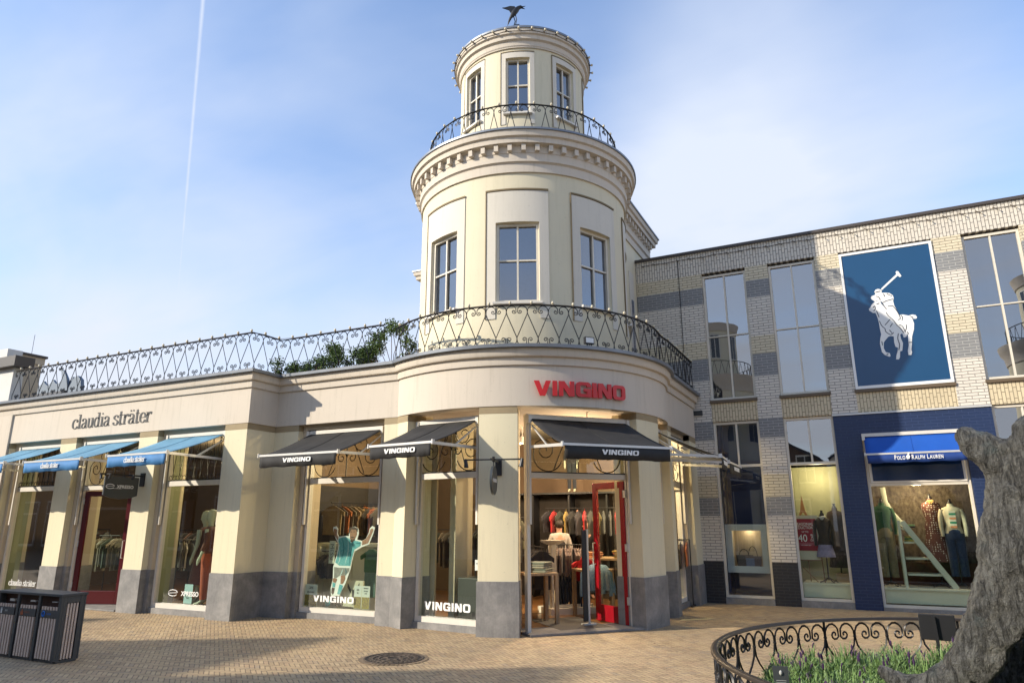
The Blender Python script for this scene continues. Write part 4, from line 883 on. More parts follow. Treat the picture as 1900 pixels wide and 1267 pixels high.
def dress_form(loc, rot, label, top, bottom=None, skirt=None, zs=1.0, head=None, stand=True, group='headless dress forms in the brick building windows', z0=0.0, collar=None, legs=None, sleeve=True, wf=1.0):
    t = thing('dress_form', label, 'mannequin', loc, rot, group); N = 14
    m = MB(); H = z0
    rg = [(0, 0, H + .0, .15, .11), (0, 0, H + .10, .165, .115), (0, 0, H + .24, .125, .095), (0, 0, H + .38, .15, .115), (0, 0, H + .50, .175, .11), (0, 0, H + .575, .15, .08), (0, 0, H + .61, .06, .055), (0, 0, H + .66, .05, .05)]
    m.rings([(a, b, c, d * wf, e * wf) for a, b, c, d, e in rg], N)
    if sleeve:
        for s in (-1, 1): m.tube([(s * .15 * wf, 0, H + .545), (s * .195 * wf, -.01, H + .40), (s * .205 * wf, -.02, H + .22), (s * .195 * wf, -.05, H + .04)], 0, 8, True, [.050, .044, .038, .030])
    obj('top', m, top, t, world=False, smooth=60)
    m = MB(); m.tube([(0, 0, H + .66), (0, 0, H + .69), (0, 0, H + .72), (0, 0, H + .75)], 0, 10, True, [.05, .035, .02, .03]); 
    if stand: m.tube([(0, 0, H), (0, 0, .05)], .014, 6); [m.tube([(0, 0, .10), (.12 * math.cos(a), .12 * math.sin(a), .03), (.19 * math.cos(a), .19 * math.sin(a), .012)], .012, 5) for a in (.5, 2.1, 3.7, 5.3)]
    obj('stand', m, BLKP, t, world=False, smooth=50)
    if skirt:
        m = MB(); n = 28; L_, rb_, col = skirt; vs = []
        for j in range(5):
            f = j / 4
            for k in range(n): a = 2 * math.pi * k / n; rr = (.125 * (1 - f) + rb_ * f) * wf * (1 + .09 * f * math.sin(k * math.pi)); vs.append((rr * math.cos(a), rr * .72 * math.sin(a), H + .18 - L_ * f))
        m.add(vs, [(j * n + k, j * n + (k + 1) % n, (j + 1) * n + (k + 1) % n, (j + 1) * n + k) for j in range(4) for k in range(n)]); obj('skirt', m, col, t, world=False)
    if legs:
        L_, col = legs; m = MB(); m.rings([(0, 0, H - .02, .16, .115), (0, 0, H + .08, .168, .12), (0, 0, H + .2, .135, .10)], N)
        for s in (-1, 1): m.tube([(s * .075, 0, H + .06), (s * .08, -.01, H - .3), (s * .085, 0, H - L_)], 0, 10, True, [.095, .082, .07])
        obj('trousers', m, col, t, world=False, smooth=60)
    if collar: m = MB(); m.tube([(.05 * math.cos(a) - 0, .055 * math.sin(a), H + .615 + .01 * math.cos(a)) for a in [i * .63 for i in range(11)]], .02, 6); m.polyy([(-.06, H + .62), (-.01, H + .55), (0, H + .60), (.01, H + .55), (.06, H + .62)], -.10, -.085); obj('collar', m, collar, t, world=False, smooth=50)
    return t
# -- display window with the polo shop scene
m = MB(); m.box(-.34, 2.38, YB + 1.15, YB + 1.2, .1, 3.7); obj('backdrop', m, mat('dark_forest_print', (.17, .135, .09), .8, col2=(.035, .018, .012), vs=16, stretch=(1, 1, .6)), brick)
m = MB(); m.box(.19, 1.83, YB + .20, YB + .24, .13, .38); m.box(.19, 1.83, YB + .16, YB + 1.14, .38, .41); [m.box(.2 + i * .085, .202 + i * .085 + .004, YB + .195, YB + .1995, .13, .35) for i in range(19)]; obj('window_bench', m, SAGE, brick)
m = MB(); m.box(-.2, 2.3, YB + 1.05, YB + 1.14, .42, .85); obj('dado_board', m, mat('red_brown_board', (.10, .028, .014), .6, var=.3), brick)
LM = thing('display_ladder', 'pale sage stepped display ladder standing in the shop window under the blue awning', 'ladder', (.62, YB + .55, .41))
def lx(m, pts): [m.bar(a, b, .07, .05) for a, b in zip(pts[:-1], pts[1:])]
for yy in (-.12, .35):
    m = MB(); m.bar((-.03, yy, 0), (-.03, yy, 1.26), .10, .05); m.bar((.03, yy + .002, 1.24), (.80, yy + .002, 0), .05, .10); obj('side_frame', m, SAGE, LM, world=False)
for i, z in enumerate((.22, .52, .82, 1.08)): m = MB(); m.box(.02, .84 - z * .62, -.10, .34, z, z + .035); obj('shelf', m, SAGE, LM, world=False)
for k, (z, c, n) in enumerate(((.857, (.45, .40, .10), 3), (1.117, (.02, .02, .025), 2))):
    tt = thing('folded_clothes', ('yellow and green folded tops on the second ladder step down' if k == 0 else 'dark folded tops on the highest ladder step'), 'folded clothes', (.62 + .14, YB + .66, .41 + z)); 
    for j in range(n): m = MB(); m.box(-.10, .12, -.1, .12, .035 * j, .035 * j + .03); oo = obj('folded_top', m, cloth('fold_%d%d' % (k, j), (c if j != 1 else (.10, .22, .10))), tt, world=False); bevel(oo, .012, 3)
m = MB(); m.tube([(.40, YB + .9, 2.34), (.42, YB + .9, 2.05), (.50, YB + .9, 1.82), (.68, YB + .9, 1.62)], 0, 8, True, [.05, .045, .06, .03], flat=.4)
oar = thing('wooden_oar', 'pale wooden oar blade leaning above the ladder in the display window', 'oar', (.5, YB + .9, 1.6)); obj('blade', m, SAGE, oar, smooth=50)
TEN = mat('polka_dress', (.10, .032, .022), .8, var=.2)
nd = NT(TEN.node_tree); vv = nd.new('ShaderNodeTexVoronoi'); vv.inputs['Scale'].default_value = 24; vv.inputs['Randomness'].default_value = .25; nd.set(vv.inputs['Vector'], nd.new('ShaderNodeNewGeometry').outputs['Position'])
nd.l.new(nd.mix(nd.math('LESS_THAN', vv.outputs['Distance'], .27), (.10, .032, .022), (.62, .56, .46)), nd.n['Principled BSDF'].inputs['Base Color'])
dress_form((.33, YB + .62, .41), 0, 'dress form in a dark green sweater and khaki trousers left of the sage ladder', cloth('green_knit', (.03, .095, .045)), z0=.95, legs=(.78, cloth('khaki', (.25, .20, .11))))
dress_form((1.21, YB + .72, .41), 0, 'dress form in a brown polka dot dress between the ladder and the cream jacket', TEN, z0=1.02, skirt=(.72, .25, TEN), sleeve=False, collar=cloth('yellow_scarf', (.60, .40, .13)))
dress_form((1.53, YB + .60, .41), 0, 'dress form in a cream jacket, striped top and jeans right of the ladder', cloth('cream_linen', (.52, .47, .34)), z0=.92, legs=(.70, cloth('denim', (.015, .035, .09))))
stp = MB(Matrix.Translation((1.53, YB + .60, .41)))
for j in range(8): stp.box(-.055, .055, -.125, -.117, 1.12 + j * .04, 1.155 + j * .04); stp.cm = (stp.cm + 1) % 4
o_ = [o for o in bpy.data.objects if o.name.startswith('dress_form')][-1]
obj('striped_shirt', stp, [cloth('str_a', (.6, .25, .12)), cloth('str_b', (.6, .56, .45)), cloth('str_c', (.03, .22, .13)), cloth('str_b', (.6, .56, .45))], o_)
# -- second window: sage boarded room, red poster, two forms
m = MB(); m.box(-1.36, -.35, YB + 1.1, YB + 1.15, .1, 2.82); [m.box(-1.33 + i * .11, -1.326 + i * .11, YB + 1.094, YB + 1.099, .1, 2.8) for i in range(10)]; m.box(-1.42, -1.37, YB + .31, YB + 1.1, .1, 2.82); obj('boarded_lining', m, mat('sage_board', (.34, .35, .22), .7, var=.15), brick)
m = MB(); m.box(-1.275, -.41, YB + .20, YB + .24, .18, .42); m.box(-1.275, -.41, YB + .18, YB + 1.08, .42, .45); obj('window_bench', m, SAGE, brick)
rs = thing('sale_poster', 'dark red poster reading SEASONAL REDUCTIONS UP TO 40% OFF on an easel', 'poster', (-1.10, YB + .42, .45))
m = MB(); m.box(-.28, .17, 0, .012, .62, 1.26); obj('sheet', m, mat('crimson_card', (.27, .012, .03), .5), rs, world=False)
m = MB(); m.box(-.30, .20, .013, .03, .44, 1.33); obj('board', m, mat('ivory_card', (.55, .50, .38), .6), rs, world=False)
m = MB(); text_on(m, 'SEASONAL', -.055, -.002, 1.125, .085, .85); text_on(m, 'REDUCTIONS', -.055, -.002, 1.055, .085, .75); text_on(m, 'UP TO', -.055, -.002, .98, .05, .9); text_on(m, '40', -.11, -.002, .80, .21, .85); text_on(m, '%', .075, -.002, .87, .12, .8); text_on(m, 'OFF', .08, -.002, .81, .06, .9); text_on(m, 'EXCLUSIONS APPLY', -.055, -.002, .72, .022, 1)
obj('lettering', m, WHT, rs, world=False)
m = MB(); m.bar((-.27, .04, .44), (-.30, .0, 0), .02); m.bar((.18, .04, 1.3), (.23, .0, 0), .02); m.bar((-.05, .05, .44), (-.05, .25, 0), .018); m.bar((-.30, .02, .43), (.22, .02, .43), .02); m.bar((-.18, .06, .30), (.10, .06, .0), .015); obj('easel', m, BROWNW, rs, world=False)
PLAID = cloth('lilac_plaid', (.30, .26, .42), .3); DK = cloth('dark_knit', (.055, .042, .035), .5)
dress_form((-.80, YB + .45, .45), 0, 'dress form in dark sweater, white collar and lilac skirt beside the red poster', DK, z0=.68, skirt=(.36, .22, PLAID), collar=cloth('white_collar', (.6, .58, .55)), wf=.85)
dress_form((-.56, YB + .80, .45), 0, 'dress form in a long dark brown dress behind the lilac skirted form', cloth('dark_brown_dress', (.05, .032, .028), .5), z0=.82, skirt=(.72, .22, cloth('dark_print', (.045, .03, .03), .6)), sleeve=False)
m = MB(); m.box(-.66, -.42, YB + .62, YB + 1.0, .452, .62); wb = thing('wooden_crate', 'plain wooden box under the long dark dress in the second window', 'box', (-.54, YB + .8, .452)); oo = obj('crate_body', m, PINE, wb); bevel(oo)
lt = thing('display_tower', 'little dark tower ornament standing behind the red poster', 'ornament', (-1.19, YB + .9, 1.78)); m = MB(); m.polyy([(-.09, 0), (-.05, .10), (-.02, .30), (0, .42), (.02, .30), (.05, .10), (.09, 0), (.05, 0), (0, .07), (-.05, 0)], -.03, .03); obj('figure', m, BROWNW, lt, world=False)
m = MB(); m.box(-1.33, -.9, YB + .8, YB + 1.09, 1.745, 1.78); obj('shelf', m, SAGE, brick)
# -- first window: deep blue lining and framed box with two bags
m = MB(); m.box(-2.79, -1.83, YB + .75, YB + .78, .13, 3.78); m.box(-2.76, -2.72, YB + .32, YB + .75, .13, 3.78); obj('blue_lining', m, mat('deep_blue_lining', (.005, .016, .06), .35), brick)
fb = thing('display_box', 'pale green framed display box holding two handbags in the first window', 'display box', (-2.32, YB + .22, .60))
m = MB()
for i, (w_, d_) in enumerate(((.0, .0), (.045, .02), (.085, .035))):
    a, b, z0, z1 = -.425 + w_, .425 - w_, .01 + w_, 1.0 - w_
    m.box(a, a + .044, d_, .12, z0, z1); m.box(b - .044, b, d_, .12, z0, z1); m.box(a + .044, b - .044, d_, .12, z0, z0 + .044); m.box(a + .044, b - .044, d_, .12, z1 - .044, z1)
obj('frame', m, SAGE, fb, world=False)
m = MB(); m.box(-.33, .33, .40, .42, .10, .9); m.box(-.33, -.31, .12, .40, .10, .9); m.box(.31, .33, .12, .40, .10, .9); m.box(-.33, .33, .12, .40, .08, .10); m.box(-.33, .33, .12, .40, .9, .92); obj('casing', m, mat('boarded_box', (.50, .42, .27), .7, var=.25, vs=6, stretch=(5, 1, .5)), fb, world=False)
for k, (x, y, w_, h_, c, lab) in enumerate(((-.10, .24, .36, .26, (.03, .014, .009), 'dark brown leather tote at the left of the display box'), (.09, .19, .34, .24, (.095, .055, .05), 'grey and brown handbag with tall handles at the right of the display box'))):
    hb = thing('handbag', lab, 'handbag', (-2.32 + x, YB + .22 + y, .702)); m = MB(); m.polyy([(-w_ * .40, 0), (w_ * .40, 0), (w_ * .5, h_), (-w_ * .5, h_)], -.05, .05); oo = obj('body', m, mat('leather_%d' % k, c, .45, var=.3), hb, world=False); bevel(oo, .012)
    m = MB(); m.tube([(w_ * .26 * math.cos(a) * 1.0, -.052, h_ + (.20 if k else .12) * math.sin(a)) for a in [math.pi * i / 12 for i in range(13)]], .008, 5); obj('handle', m, BLKP, hb, world=False)
    if k: m = MB(); m.box(-.15, .02, -.056, -.051, .03, .20); obj('front_panel', m, mat('grey_leather', (.11, .14, .20), .5), hb, world=False)

# ------------------------------------------------------------------ things in the cream building's windows
FB = {'outline': [(-8.883, 1.535), (-8.876, 1.577), (-8.817, 1.588), (-8.769, 1.542), (-8.776, 1.459), (-8.742, 1.406), (-8.585, 1.422), (-8.505, 1.415), (-8.512, 1.505), (-8.477, 1.566), (-8.39, 1.584), (-8.3, 1.551), (-8.284, 1.461), (-8.316, 1.357), (-8.209, 1.335), (-8.115, 1.373), (-8.055, 1.477), (-8.041, 1.551), (-7.986, 1.596), (-7.928, 1.566), (-7.959, 1.463), (-8.043, 1.278), (-8.183, 1.232), (-8.36, 1.149), (-8.405, 0.971), (-8.426, 0.853), (-8.523, 0.602), (-8.592, 0.484), (-8.643, 0.381), (-8.838, 0.373), (-8.858, 0.503), (-8.821, 0.651), (-8.829, 0.873), (-8.805, 0.948), (-8.758, 1.098), (-8.732, 1.278), (-8.82, 1.383)], 'shirt': [(-8.75, 1.383), (-8.663, 1.406), (-8.584, 1.414), (-8.484, 1.385), (-8.439, 1.303), (-8.345, 1.349), (-8.208, 1.328), (-8.203, 1.254), (-8.352, 1.178), (-8.406, 0.986), (-8.427, 0.875), (-8.701, 0.876), (-8.804, 0.933), (-8.748, 1.098), (-8.72, 1.248), (-8.756, 1.323)], 'shorts': [(-8.82, 0.88), (-8.7, 0.868), (-8.436, 0.868), (-8.442, 0.809), (-8.532, 0.719), (-8.65, 0.73), (-8.744, 0.676), (-8.802, 0.666)], 'armL': [(-8.873, 1.535), (-8.854, 1.558), (-8.782, 1.535), (-8.786, 1.459), (-8.74, 1.383), (-8.756, 1.33), (-8.844, 1.428)], 'armR': [(-8.204, 1.331), (-8.115, 1.366), (-8.036, 1.477), (-8.021, 1.544), (-7.975, 1.566), (-7.945, 1.536), (-7.987, 1.448), (-8.062, 1.285), (-8.203, 1.247)], 'head': [(-8.489, 1.46), (-8.494, 1.535), (-8.418, 1.558), (-8.329, 1.543), (-8.312, 1.446), (-8.364, 1.356), (-8.429, 1.303), (-8.482, 1.37)], 'hair': [(-8.509, 1.46), (-8.511, 1.55), (-8.458, 1.573), (-8.38, 1.578), (-8.31, 1.551), (-8.312, 1.491), (-8.357, 1.528), (-8.455, 1.535), (-8.481, 1.49)], 'beard': [(-8.463, 1.37), (-8.423, 1.356), (-8.365, 1.371), (-8.367, 1.341), (-8.423, 1.303), (-8.46, 1.326)], 'legL': [(-8.814, 0.681), (-8.734, 0.676), (-8.713, 0.655), (-8.747, 0.595), (-8.817, 0.607)], 'legR': [(-8.64, 0.73), (-8.543, 0.74), (-8.529, 0.675), (-8.58, 0.586), (-8.638, 0.577)], 'sockL': [(-8.821, 0.607), (-8.747, 0.595), (-8.761, 0.521), (-8.82, 0.519)], 'sockR': [(-8.658, 0.583), (-8.575, 0.564), (-8.592, 0.484), (-8.634, 0.395), (-8.703, 0.407), (-8.681, 0.495)], 'bootL': [(-8.83, 0.519), (-8.761, 0.514), (-8.773, 0.419), (-8.809, 0.388), (-8.839, 0.431)], 'ball': [(-8.976, 0.25), (-8.95, 0.295), (-8.892, 0.312), (-8.85, 0.285), (-8.842, 0.227), (-8.872, 0.19), (-8.941, 0.186)], 'bootR': [(-8.732, 0.276), (-8.672, 0.264), (-8.657, 0.221), (-8.696, 0.194), (-8.736, 0.21)]}
YF = 10.42
ft = thing('footballer_cutout', 'flat cutout of a bearded footballer in a turquoise shirt with both arms raised', 'cutout figure', (-8.55, YF, .19))
m = MB(); m.polyy(FB['outline'], YF, YF + .008); m.bar((-8.75, YF + .01, .8), (-8.75, YF + .2, .19), .02); obj('backing_board', m, WHT, ft)
def shrink(p, k=.93):
    cx = sum(a for a, b in p) / len(p); cz = sum(b for a, b in p) / len(p); return [(cx + (a - cx) * k, cz + (b - cz) * k) for a, b in p]
TEAL = mat('turquoise_print', (.03, .30, .36), .5, col2=(.22, .50, .52), vs=22, stretch=(1, 1, 4)); GRSH = mat('grey_print', (.30, .29, .27), .5, var=.35, vs=20); SKP = mat('skin_print', (.40, .20, .12), .5, var=.4, vs=25); HRP = mat('dark_hair_print', (.07, .04, .028), .6)
for nm, ks, mt in (('shirt', ['shirt'], TEAL), ('shorts', ['shorts'], GRSH), ('arm', ['armL'], SKP), ('arm', ['armR'], SKP), ('head', ['head'], SKP), ('hair', ['hair'], HRP), ('beard', ['beard'], HRP), ('leg', ['legL'], SKP), ('leg', ['legR'], SKP), ('sock', ['sockL'], TEAL), ('sock', ['sockR'], TEAL), ('boot', ['bootL'], HRP), ('boot', ['bootR'], HRP), ('football', ['ball'], TEAL)):
    m = MB(); d = {'hair': .006, 'beard': .006, 'shorts': .003, 'leg': .0045}.get(nm, .004)
    for k in ks: m.polyy(shrink(FB[k]) if nm not in ('hair', 'beard') else FB[k], YF - d, YF - .0005)
    obj(nm, m, mt, ft)
m = MB(); HH = ((-8.46, 1.485), (-8.40, 1.485));
for a, b in HH: m.box(a, a + .03, YF - .008, YF - .0062, b, b + .012)
m.box(-8.45, -8.385, YF - .009, YF - .0065, 1.385, 1.405); obj('facial_features', m, HRP, ft)
m = MB(); FL = [[(-8.66, 1.39), (-8.60, 1.20), (-8.64, 1.00)], [(-8.52, 1.40), (-8.50, 1.15), (-8.56, .92)], [(-8.40, 1.32), (-8.44, 1.10), (-8.46, .90)], [(-8.72, 1.24), (-8.68, 1.02), (-8.73, .92)], [(-8.34, 1.30), (-8.26, 1.29), (-8.215, 1.30)], [(-8.60, .85), (-8.62, .78), (-8.66, .72)], [(-8.55, .86), (-8.52, .80), (-8.53, .74)]]
for i, L in enumerate(FL):
    q_ = cr([(a, YF - .0048, b) for a, b in L], 5); A_ = []
    for j, q in enumerate(q_): d = (q_[min(j + 1, len(q_) - 1)] - q_[max(j - 1, 0)]).normalized(); w_ = .009 * math.sin(math.pi * (j + .4) / len(q_)); A_ += [(q.x - d.z * w_, YF - .0052, q.z + d.x * w_), (q.x + d.z * w_, YF - .0052, q.z - d.x * w_)]
    m.cm = i % 2; m.add(A_, [(2 * j, 2 * j + 1, 2 * j + 3, 2 * j + 2) for j in range(len(q_) - 1)])
parts('printed_fold', m, [mat('fold_dark', (.01, .14, .18), .5), mat('fold_light', (.50, .68, .68), .5)], ft)
nb = thing('name_strip', 'white strip with upright outlined letters beside the footballer cutout', 'sign', (-8.87, YF + .02, 1.1))
m = MB(); m.box(-8.955, -8.82, YF + .012, YF + .018, .93, 1.33); obj('strip', m, mat('pale_strip', (.50, .52, .42), .6), nb)
m = MB(Matrix.Translation((-8.93, YF + .010, 1.325)) @ Matrix.Rotation(R(90), 4, 'Y'))
text_on(m, 'MESSI', .195, 0, .0, .115, 1.05); obj('lettering', m, CHAR, nb)
def win_letters(T, txt, x0, z0, h, w, label, cat='window lettering', mt=WHT, y=.044):
    t = thing('window_lettering', label, cat, tuple(T @ Vector((x0 + w / 2, y, z0)))); m = MB(T)
    for L in wide_letters(txt, x0, z0, h, w, .17):
        for p in L: m.polyy(p, y, y + .003)
    obj('lettering', m, mt, t)
win_letters(B3, 'VINGINO', -.60, .285, .105, .92, 'white VINGINO letters on the glass in front of the footballer cutout')
win_letters(B4, 'VINGINO', -.50, .285, .125, .92, 'white VINGINO letters on the glass of the narrow window left of the door')
t = thing('window_lettering', 'white eXPRESSO letters low on the glass in front of the mannequins', 'window lettering', tuple(B2 @ Vector((-.1, .04, .36)))); m = MB(B2)
text_on(m, 'XPRESSO', .16, .044, .335, .115, 1.0, 0, .003); m.tube([(x * .13 - .30, .044, z * .055 + .375) for x, z in nibspiral(0, 0, 1, 1, 10, 330, 18)], .008, 4); m.bar((-.42, .044, .37), (-.18, .044, .385), .009); obj('lettering', m, WHT, t)
t = thing('window_lettering', 'white claudia sträter letters low on the glass of the far left window', 'window lettering', tuple(B0 @ Vector((0, .04, .36)))); m = MB(B0); nib_text(m, 'claudia sträter', -.55, .33, .085, 1, .041, .045, wtot=1.0, thick=.16, thin=.06); obj('lettering', m, WHT, t)
def card(T, x, z, w, h, mt, label, lines=(), y=.075, strip=None):
    t = thing('window_card', label, 'notice', tuple(T @ Vector((x + w / 2, y, z)))); m = MB(T); m.box(x, x + w, y, y + .004, z, z + h); obj('sheet', m, mt, t)
    if lines:
        m = MB(T)
        for s_, dz, sz in lines: text_on(m, s_, x + w / 2, y - .003, z + h * dz, sz, .9, 0, .001)
        obj('print', m, CHAR, t)
    if strip: m = MB(T); m.box(x + .004, x + w - .004, y - .002, y, z + .004, z + h * strip[0]); obj('picture', m, strip[1], t)
PAPER = mat('pale_blue_paper', (.34, .50, .52), .6); WPAP = mat('white_paper', (.56, .60, .56), .6); PHOTO = mat('crowd_photo', (.30, .26, .03), .6, col2=(.10, .05, .03), vs=30)
card(B2, -.03, .20, .22, .34, PAPER, 'pale blue notice card standing in the mannequin window', [('70%', .45, .07), ('SALE', .25, .035)])
card(B0, .44, .22, .14, .32, PAPER, 'pale blue notice card in the far left window', [('70%', .5, .05)])
card(B3, -.84, .20, .30, .37, WPAP, 'white card reading -30% discount over a photo, left of the footballer cutout', [('-30%', .78, .065), ('discount', .60, .055)], strip=(.52, PHOTO))
card(B3, .30, .20, .16, .38, WPAP, 'left one of two narrow cards at the right edge of the footballer window', [('sale', .80, .04), ('2e', .66, .04)], strip=(.52, PHOTO))
card(B3, .47, .20, .17, .38, WPAP, 'right one of two narrow cards at the right edge of the footballer window', [('VINGINO', .88, .028), ('2e halve', .76, .03), ('prijs', .66, .03)], strip=(.52, PHOTO))
card(B4, .50, .92, .09, .16, WPAP, 'small white octagon sticker on the narrow window by the round sign', [('OPEN', .6, .02)], y=.046)
t = thing('logo_board', 'ivory board with a black winged mark standing behind the window letters', 'display board', (-8.42, YF + .14, .19)); m = MB(); m.box(-8.64, -8.20, YF + .10, YF + .13, .19, .64); obj('board', m, mat('ivory_board', (.52, .50, .38), .6), t)
m = MB()
for s in (-1, 1): m.polyy([(-8.42 + s * .13, .60), (-8.42 + s * .13, .52), (-8.42 + s * .05, .42), (-8.42 + s * .055, .49)], YF + .094, YF + .099)
m.polyy([(-8.42 - .025, .50), (-8.42, .47), (-8.42 + .025, .50), (-8.42 + .02, .36), (-8.42, .33), (-8.42 - .02, .36)], YF + .094, YF + .099); text_on(m, 'VINGINO', -8.42, YF + .094, .275, .04, 1); text_on(m, 'MESSI', -8.37, YF + .094, .215, .05, 1); obj('mark', m, CHAR, t)

GREENM = cloth('green_sweat', (.04, .13, .07))
# wardrobe style display unit behind the cutout
t = thing('display_unit', 'pale sage panelled display cabinet behind the footballer cutout', 'cabinet', (-8.45, 11.0, .03)); m = MB(); m.box(-9.72, -8.15, 11.15, 11.22, .03, 1.20); m.box(-9.80, -8.08, 11.06, 11.26, 1.20, 1.27); m.box(-9.74, -9.66, 10.98, 11.15, .03, 1.20); m.box(-9.02, -8.96, 11.11, 11.149, .1, 1.15); m.box(-8.60, -8.55, 11.11, 11.149, .1, 1.15); oo = obj('cabinet_body', m, SAGE, t); bevel(oo)
t = thing('child_sweater', 'dark green child sweater hanging on the sage cabinet right of the cutout', 'sweater', (-8.40, 10.98, 1.18)); m = MB(Matrix.Translation((-8.40, 10.98, 1.17))); m.polyy(garment_poly(.30, .42, .10), -.03, .03); oo = obj('garment', m, GREENM, t); bevel(oo, .02, 3); m = MB(Matrix.Translation((-8.40, 10.98, .77))); m.polyy([(-.12, 0), (.12, 0), (.13, -.45), (.02, -.46), (0, -.12), (-.02, -.46), (-.13, -.45)], -.025, .025); obj('trousers', m, cloth('teal_grey', (.12, .22, .20)), t)
BK = [(.03, .03, .035), (.05, .06, .05), (.12, .09, .06), (.06, .05, .04), (.02, .025, .03)]; MIX = [(.30, .18, .07), (.05, .04, .03), (.35, .10, .03), (.12, .10, .07), (.20, .15, .10), (.03, .03, .04)]
rack((-8.9, 12.2, 0), 0, 1.5, 2.0, 12, MIX, .55, 'high rail of brown and orange tops behind the footballer cutout', ends=True); rack((-8.4, 13.6, 0), 0, 2.2, 1.5, 16, BK, .7, 'long dark rail deep inside behind the footballer window')
rack((-9.35, 10.9, 0), 0, .35, 1.12, 4, [(.03, .03, .035)], .40, 'short rail of black trousers at the left inside the footballer window', ends=False)
# narrow window: poster and plinth cubes
t = thing('display_plinth', 'dark grey display cube in the narrow window left of the open door', 'plinth', tuple(B4 @ Vector((.33, .50, 0)))); m = MB(B4); m.box(.02, .62, .25, .8, .03, .78); oo = obj('cube', m, mat('graphite', (.05, .05, .048), .5, var=.2), t); bevel(oo)
t = thing('display_board', 'tall framed blue and dark red print board behind the narrow window left of the door', 'display board', tuple(B4 @ Vector((.33, .9, .8)))); m = MB(B4); m.box(.02, .60, .95, .99, .85, 1.75); obj('print', m, mat('blue_red_print', (.012, .06, .28), .5, col2=(.12, .02, .02), vs=2.2, stretch=(.3, .3, 1)), t); m = MB(B4); m.box(-.02, .02, .93, 1.0, .8, 2.5); m.box(.60, .64, .93, 1.0, .8, 2.5); m.box(.021, .599, .93, 1.0, 2.46, 2.5); obj('frame', m, PINE, t)
m = MB(B4); m.box(-.66, -.5, .30, .34, .03, 3.3); m.box(-.28, -.16, .40, .9, .03, 3.3); parts('column', m, TRIM, corner)
rack(tuple(B4 @ Vector((-.1, 1.6, 0))), R(-10), 1.0, 1.6, 9, BK, .6, 'rail of dark clothes behind the narrow window')
# ---- main shop seen through the open door
rack(tuple(B5 @ Vector((-.02, 1.75, 0))), R(-48), .75, 1.22, 10, [(.03, .03, .04), (.035, .035, .05), (.10, .07, .05)], .62, 'rail of dark children tops at the left inside the open door')
rack(tuple(B5 @ Vector((.68, 2.0, 0))), R(20), .70, 1.24, 14, [(.20, .135, .12), (.17, .12, .115), (.23, .16, .13)], .46, 'rail of mauve brown tops on the central stand inside the open door')
rack(tuple(B5 @ Vector((.70, 2.1, 0))), R(20), .70, .74, 12, [(.018, .022, .035), (.02, .03, .06)], .50, 'low rail of dark blue trousers under the mauve tops', ends=False)
t = thing('display_stand', 'white painted central display stand with a wide cap inside the open door', 'display stand', tuple(B5 @ Vector((.34, 1.85, .03))), R(47.5)); m = MB(); m.box(-.05, .05, -.05, .05, .1, 1.22); m.box(-.05, .80, -.02, .02, .1, .16); obj('post', m, FRAME, t, world=False); m = MB(); m.box(-.12, .85, -.15, .45, 0, .11); obj('base', m, FRAME, t, world=False); m = MB(); m.rings([(0, 0, 1.22, .12, .08), (0, 0, 1.27, .24, .16), (0, 0, 1.30, .26, .18)], 4); obj('cap', m, FRAME, t, world=False)
t = thing('red_jacket', 'bright red child jacket hanging at the end of the central stand', 'jacket', tuple(B5 @ Vector((.93, 1.75, 1.02))), R(47.5)); m = MB(); m.polyy(garment_poly(.32, .42, .10), -.04, .04); oo = obj('garment', m, cloth('bright_red', (.55, .012, .02)), t, world=False); bevel(oo, .02, 3)
JEAN = mat('pale_denim', (.055, .13, .25), .85, col2=(.18, .28, .38), vs=30, stretch=(3, 3, .4), bump=.4, bs=40)
t = thing('jeans_pile', 'fan of pale blue jeans draped over a table by the security gate', 'jeans', tuple(B5 @ Vector((.92, 1.30, .0)))); 
for k in range(16):
    a = R(-100 + k * 14); c = B5 @ Vector((.95, 1.45, 0)); ox = math.cos(a) * .30; oy = math.sin(a) * .30; m = MB(); m.tube([(c.x, c.y, .86 + .008 * (k % 4)), (c.x + ox * .8, c.y + oy * .8, .87), (c.x + ox * 1.15, c.y + oy * 1.15, .76), (c.x + ox * 1.3, c.y + oy * 1.3, .38 + .05 * (k % 3))], 0, 6, True, [.05, .055, .055, .05], flat=.5); obj('trouser_leg', m, JEAN, t, smooth=60)
def table(loc, rot, w, d, h, label, mt=PINE):
    t = thing('display_table', label, 'table', loc, rot, 'tables inside the shop'); m = MB(); m.box(-w / 2, w / 2, -d / 2, d / 2, h - .04, h); oo = obj('table_top', m, mt, t, world=False); bevel(oo, .004)
    for a in (-1, 1):
        for b in (-1, 1): m = MB(); m.box(min(a * (w / 2 - .06), a * w / 2), max(a * (w / 2 - .06), a * w / 2), min(b * (d / 2 - .06), b * d / 2), max(b * (d / 2 - .06), b * d / 2), 0, h - .041); obj('leg', m, mt, t, world=False)
    return t
table(tuple(B5 @ Vector((-.34, .98, .03))), R(47), .55, .5, .80, 'timber table with folded clothes just inside the door at the left'); table(tuple(B5 @ Vector((.95, 1.45, .03))), R(47), .6, .5, .80, 'timber table under the fan of jeans'); table((-4.6, 13.6, .03), 0, 1.6, .7, .95, 'long timber counter deep inside the shop', PINE)
def pile(c, n, cols, label, w=.30):
    t = thing('folded_clothes', label, 'folded clothes', c)
    for j in range(n): m = MB(); a, b = random.uniform(-.02, .02), random.uniform(-.02, .02); m.box(-w / 2 + a, w / 2 + a, -w / 2 + b, w / 2 + b, j * .035, j * .035 + .032); cc = cols[j % len(cols)]; oo = obj('folded_top', m, cloth('pile_%02d%02d%02d' % tuple(int(v * 99) for v in cc), cc), t, world=False); bevel(oo, .013, 3)
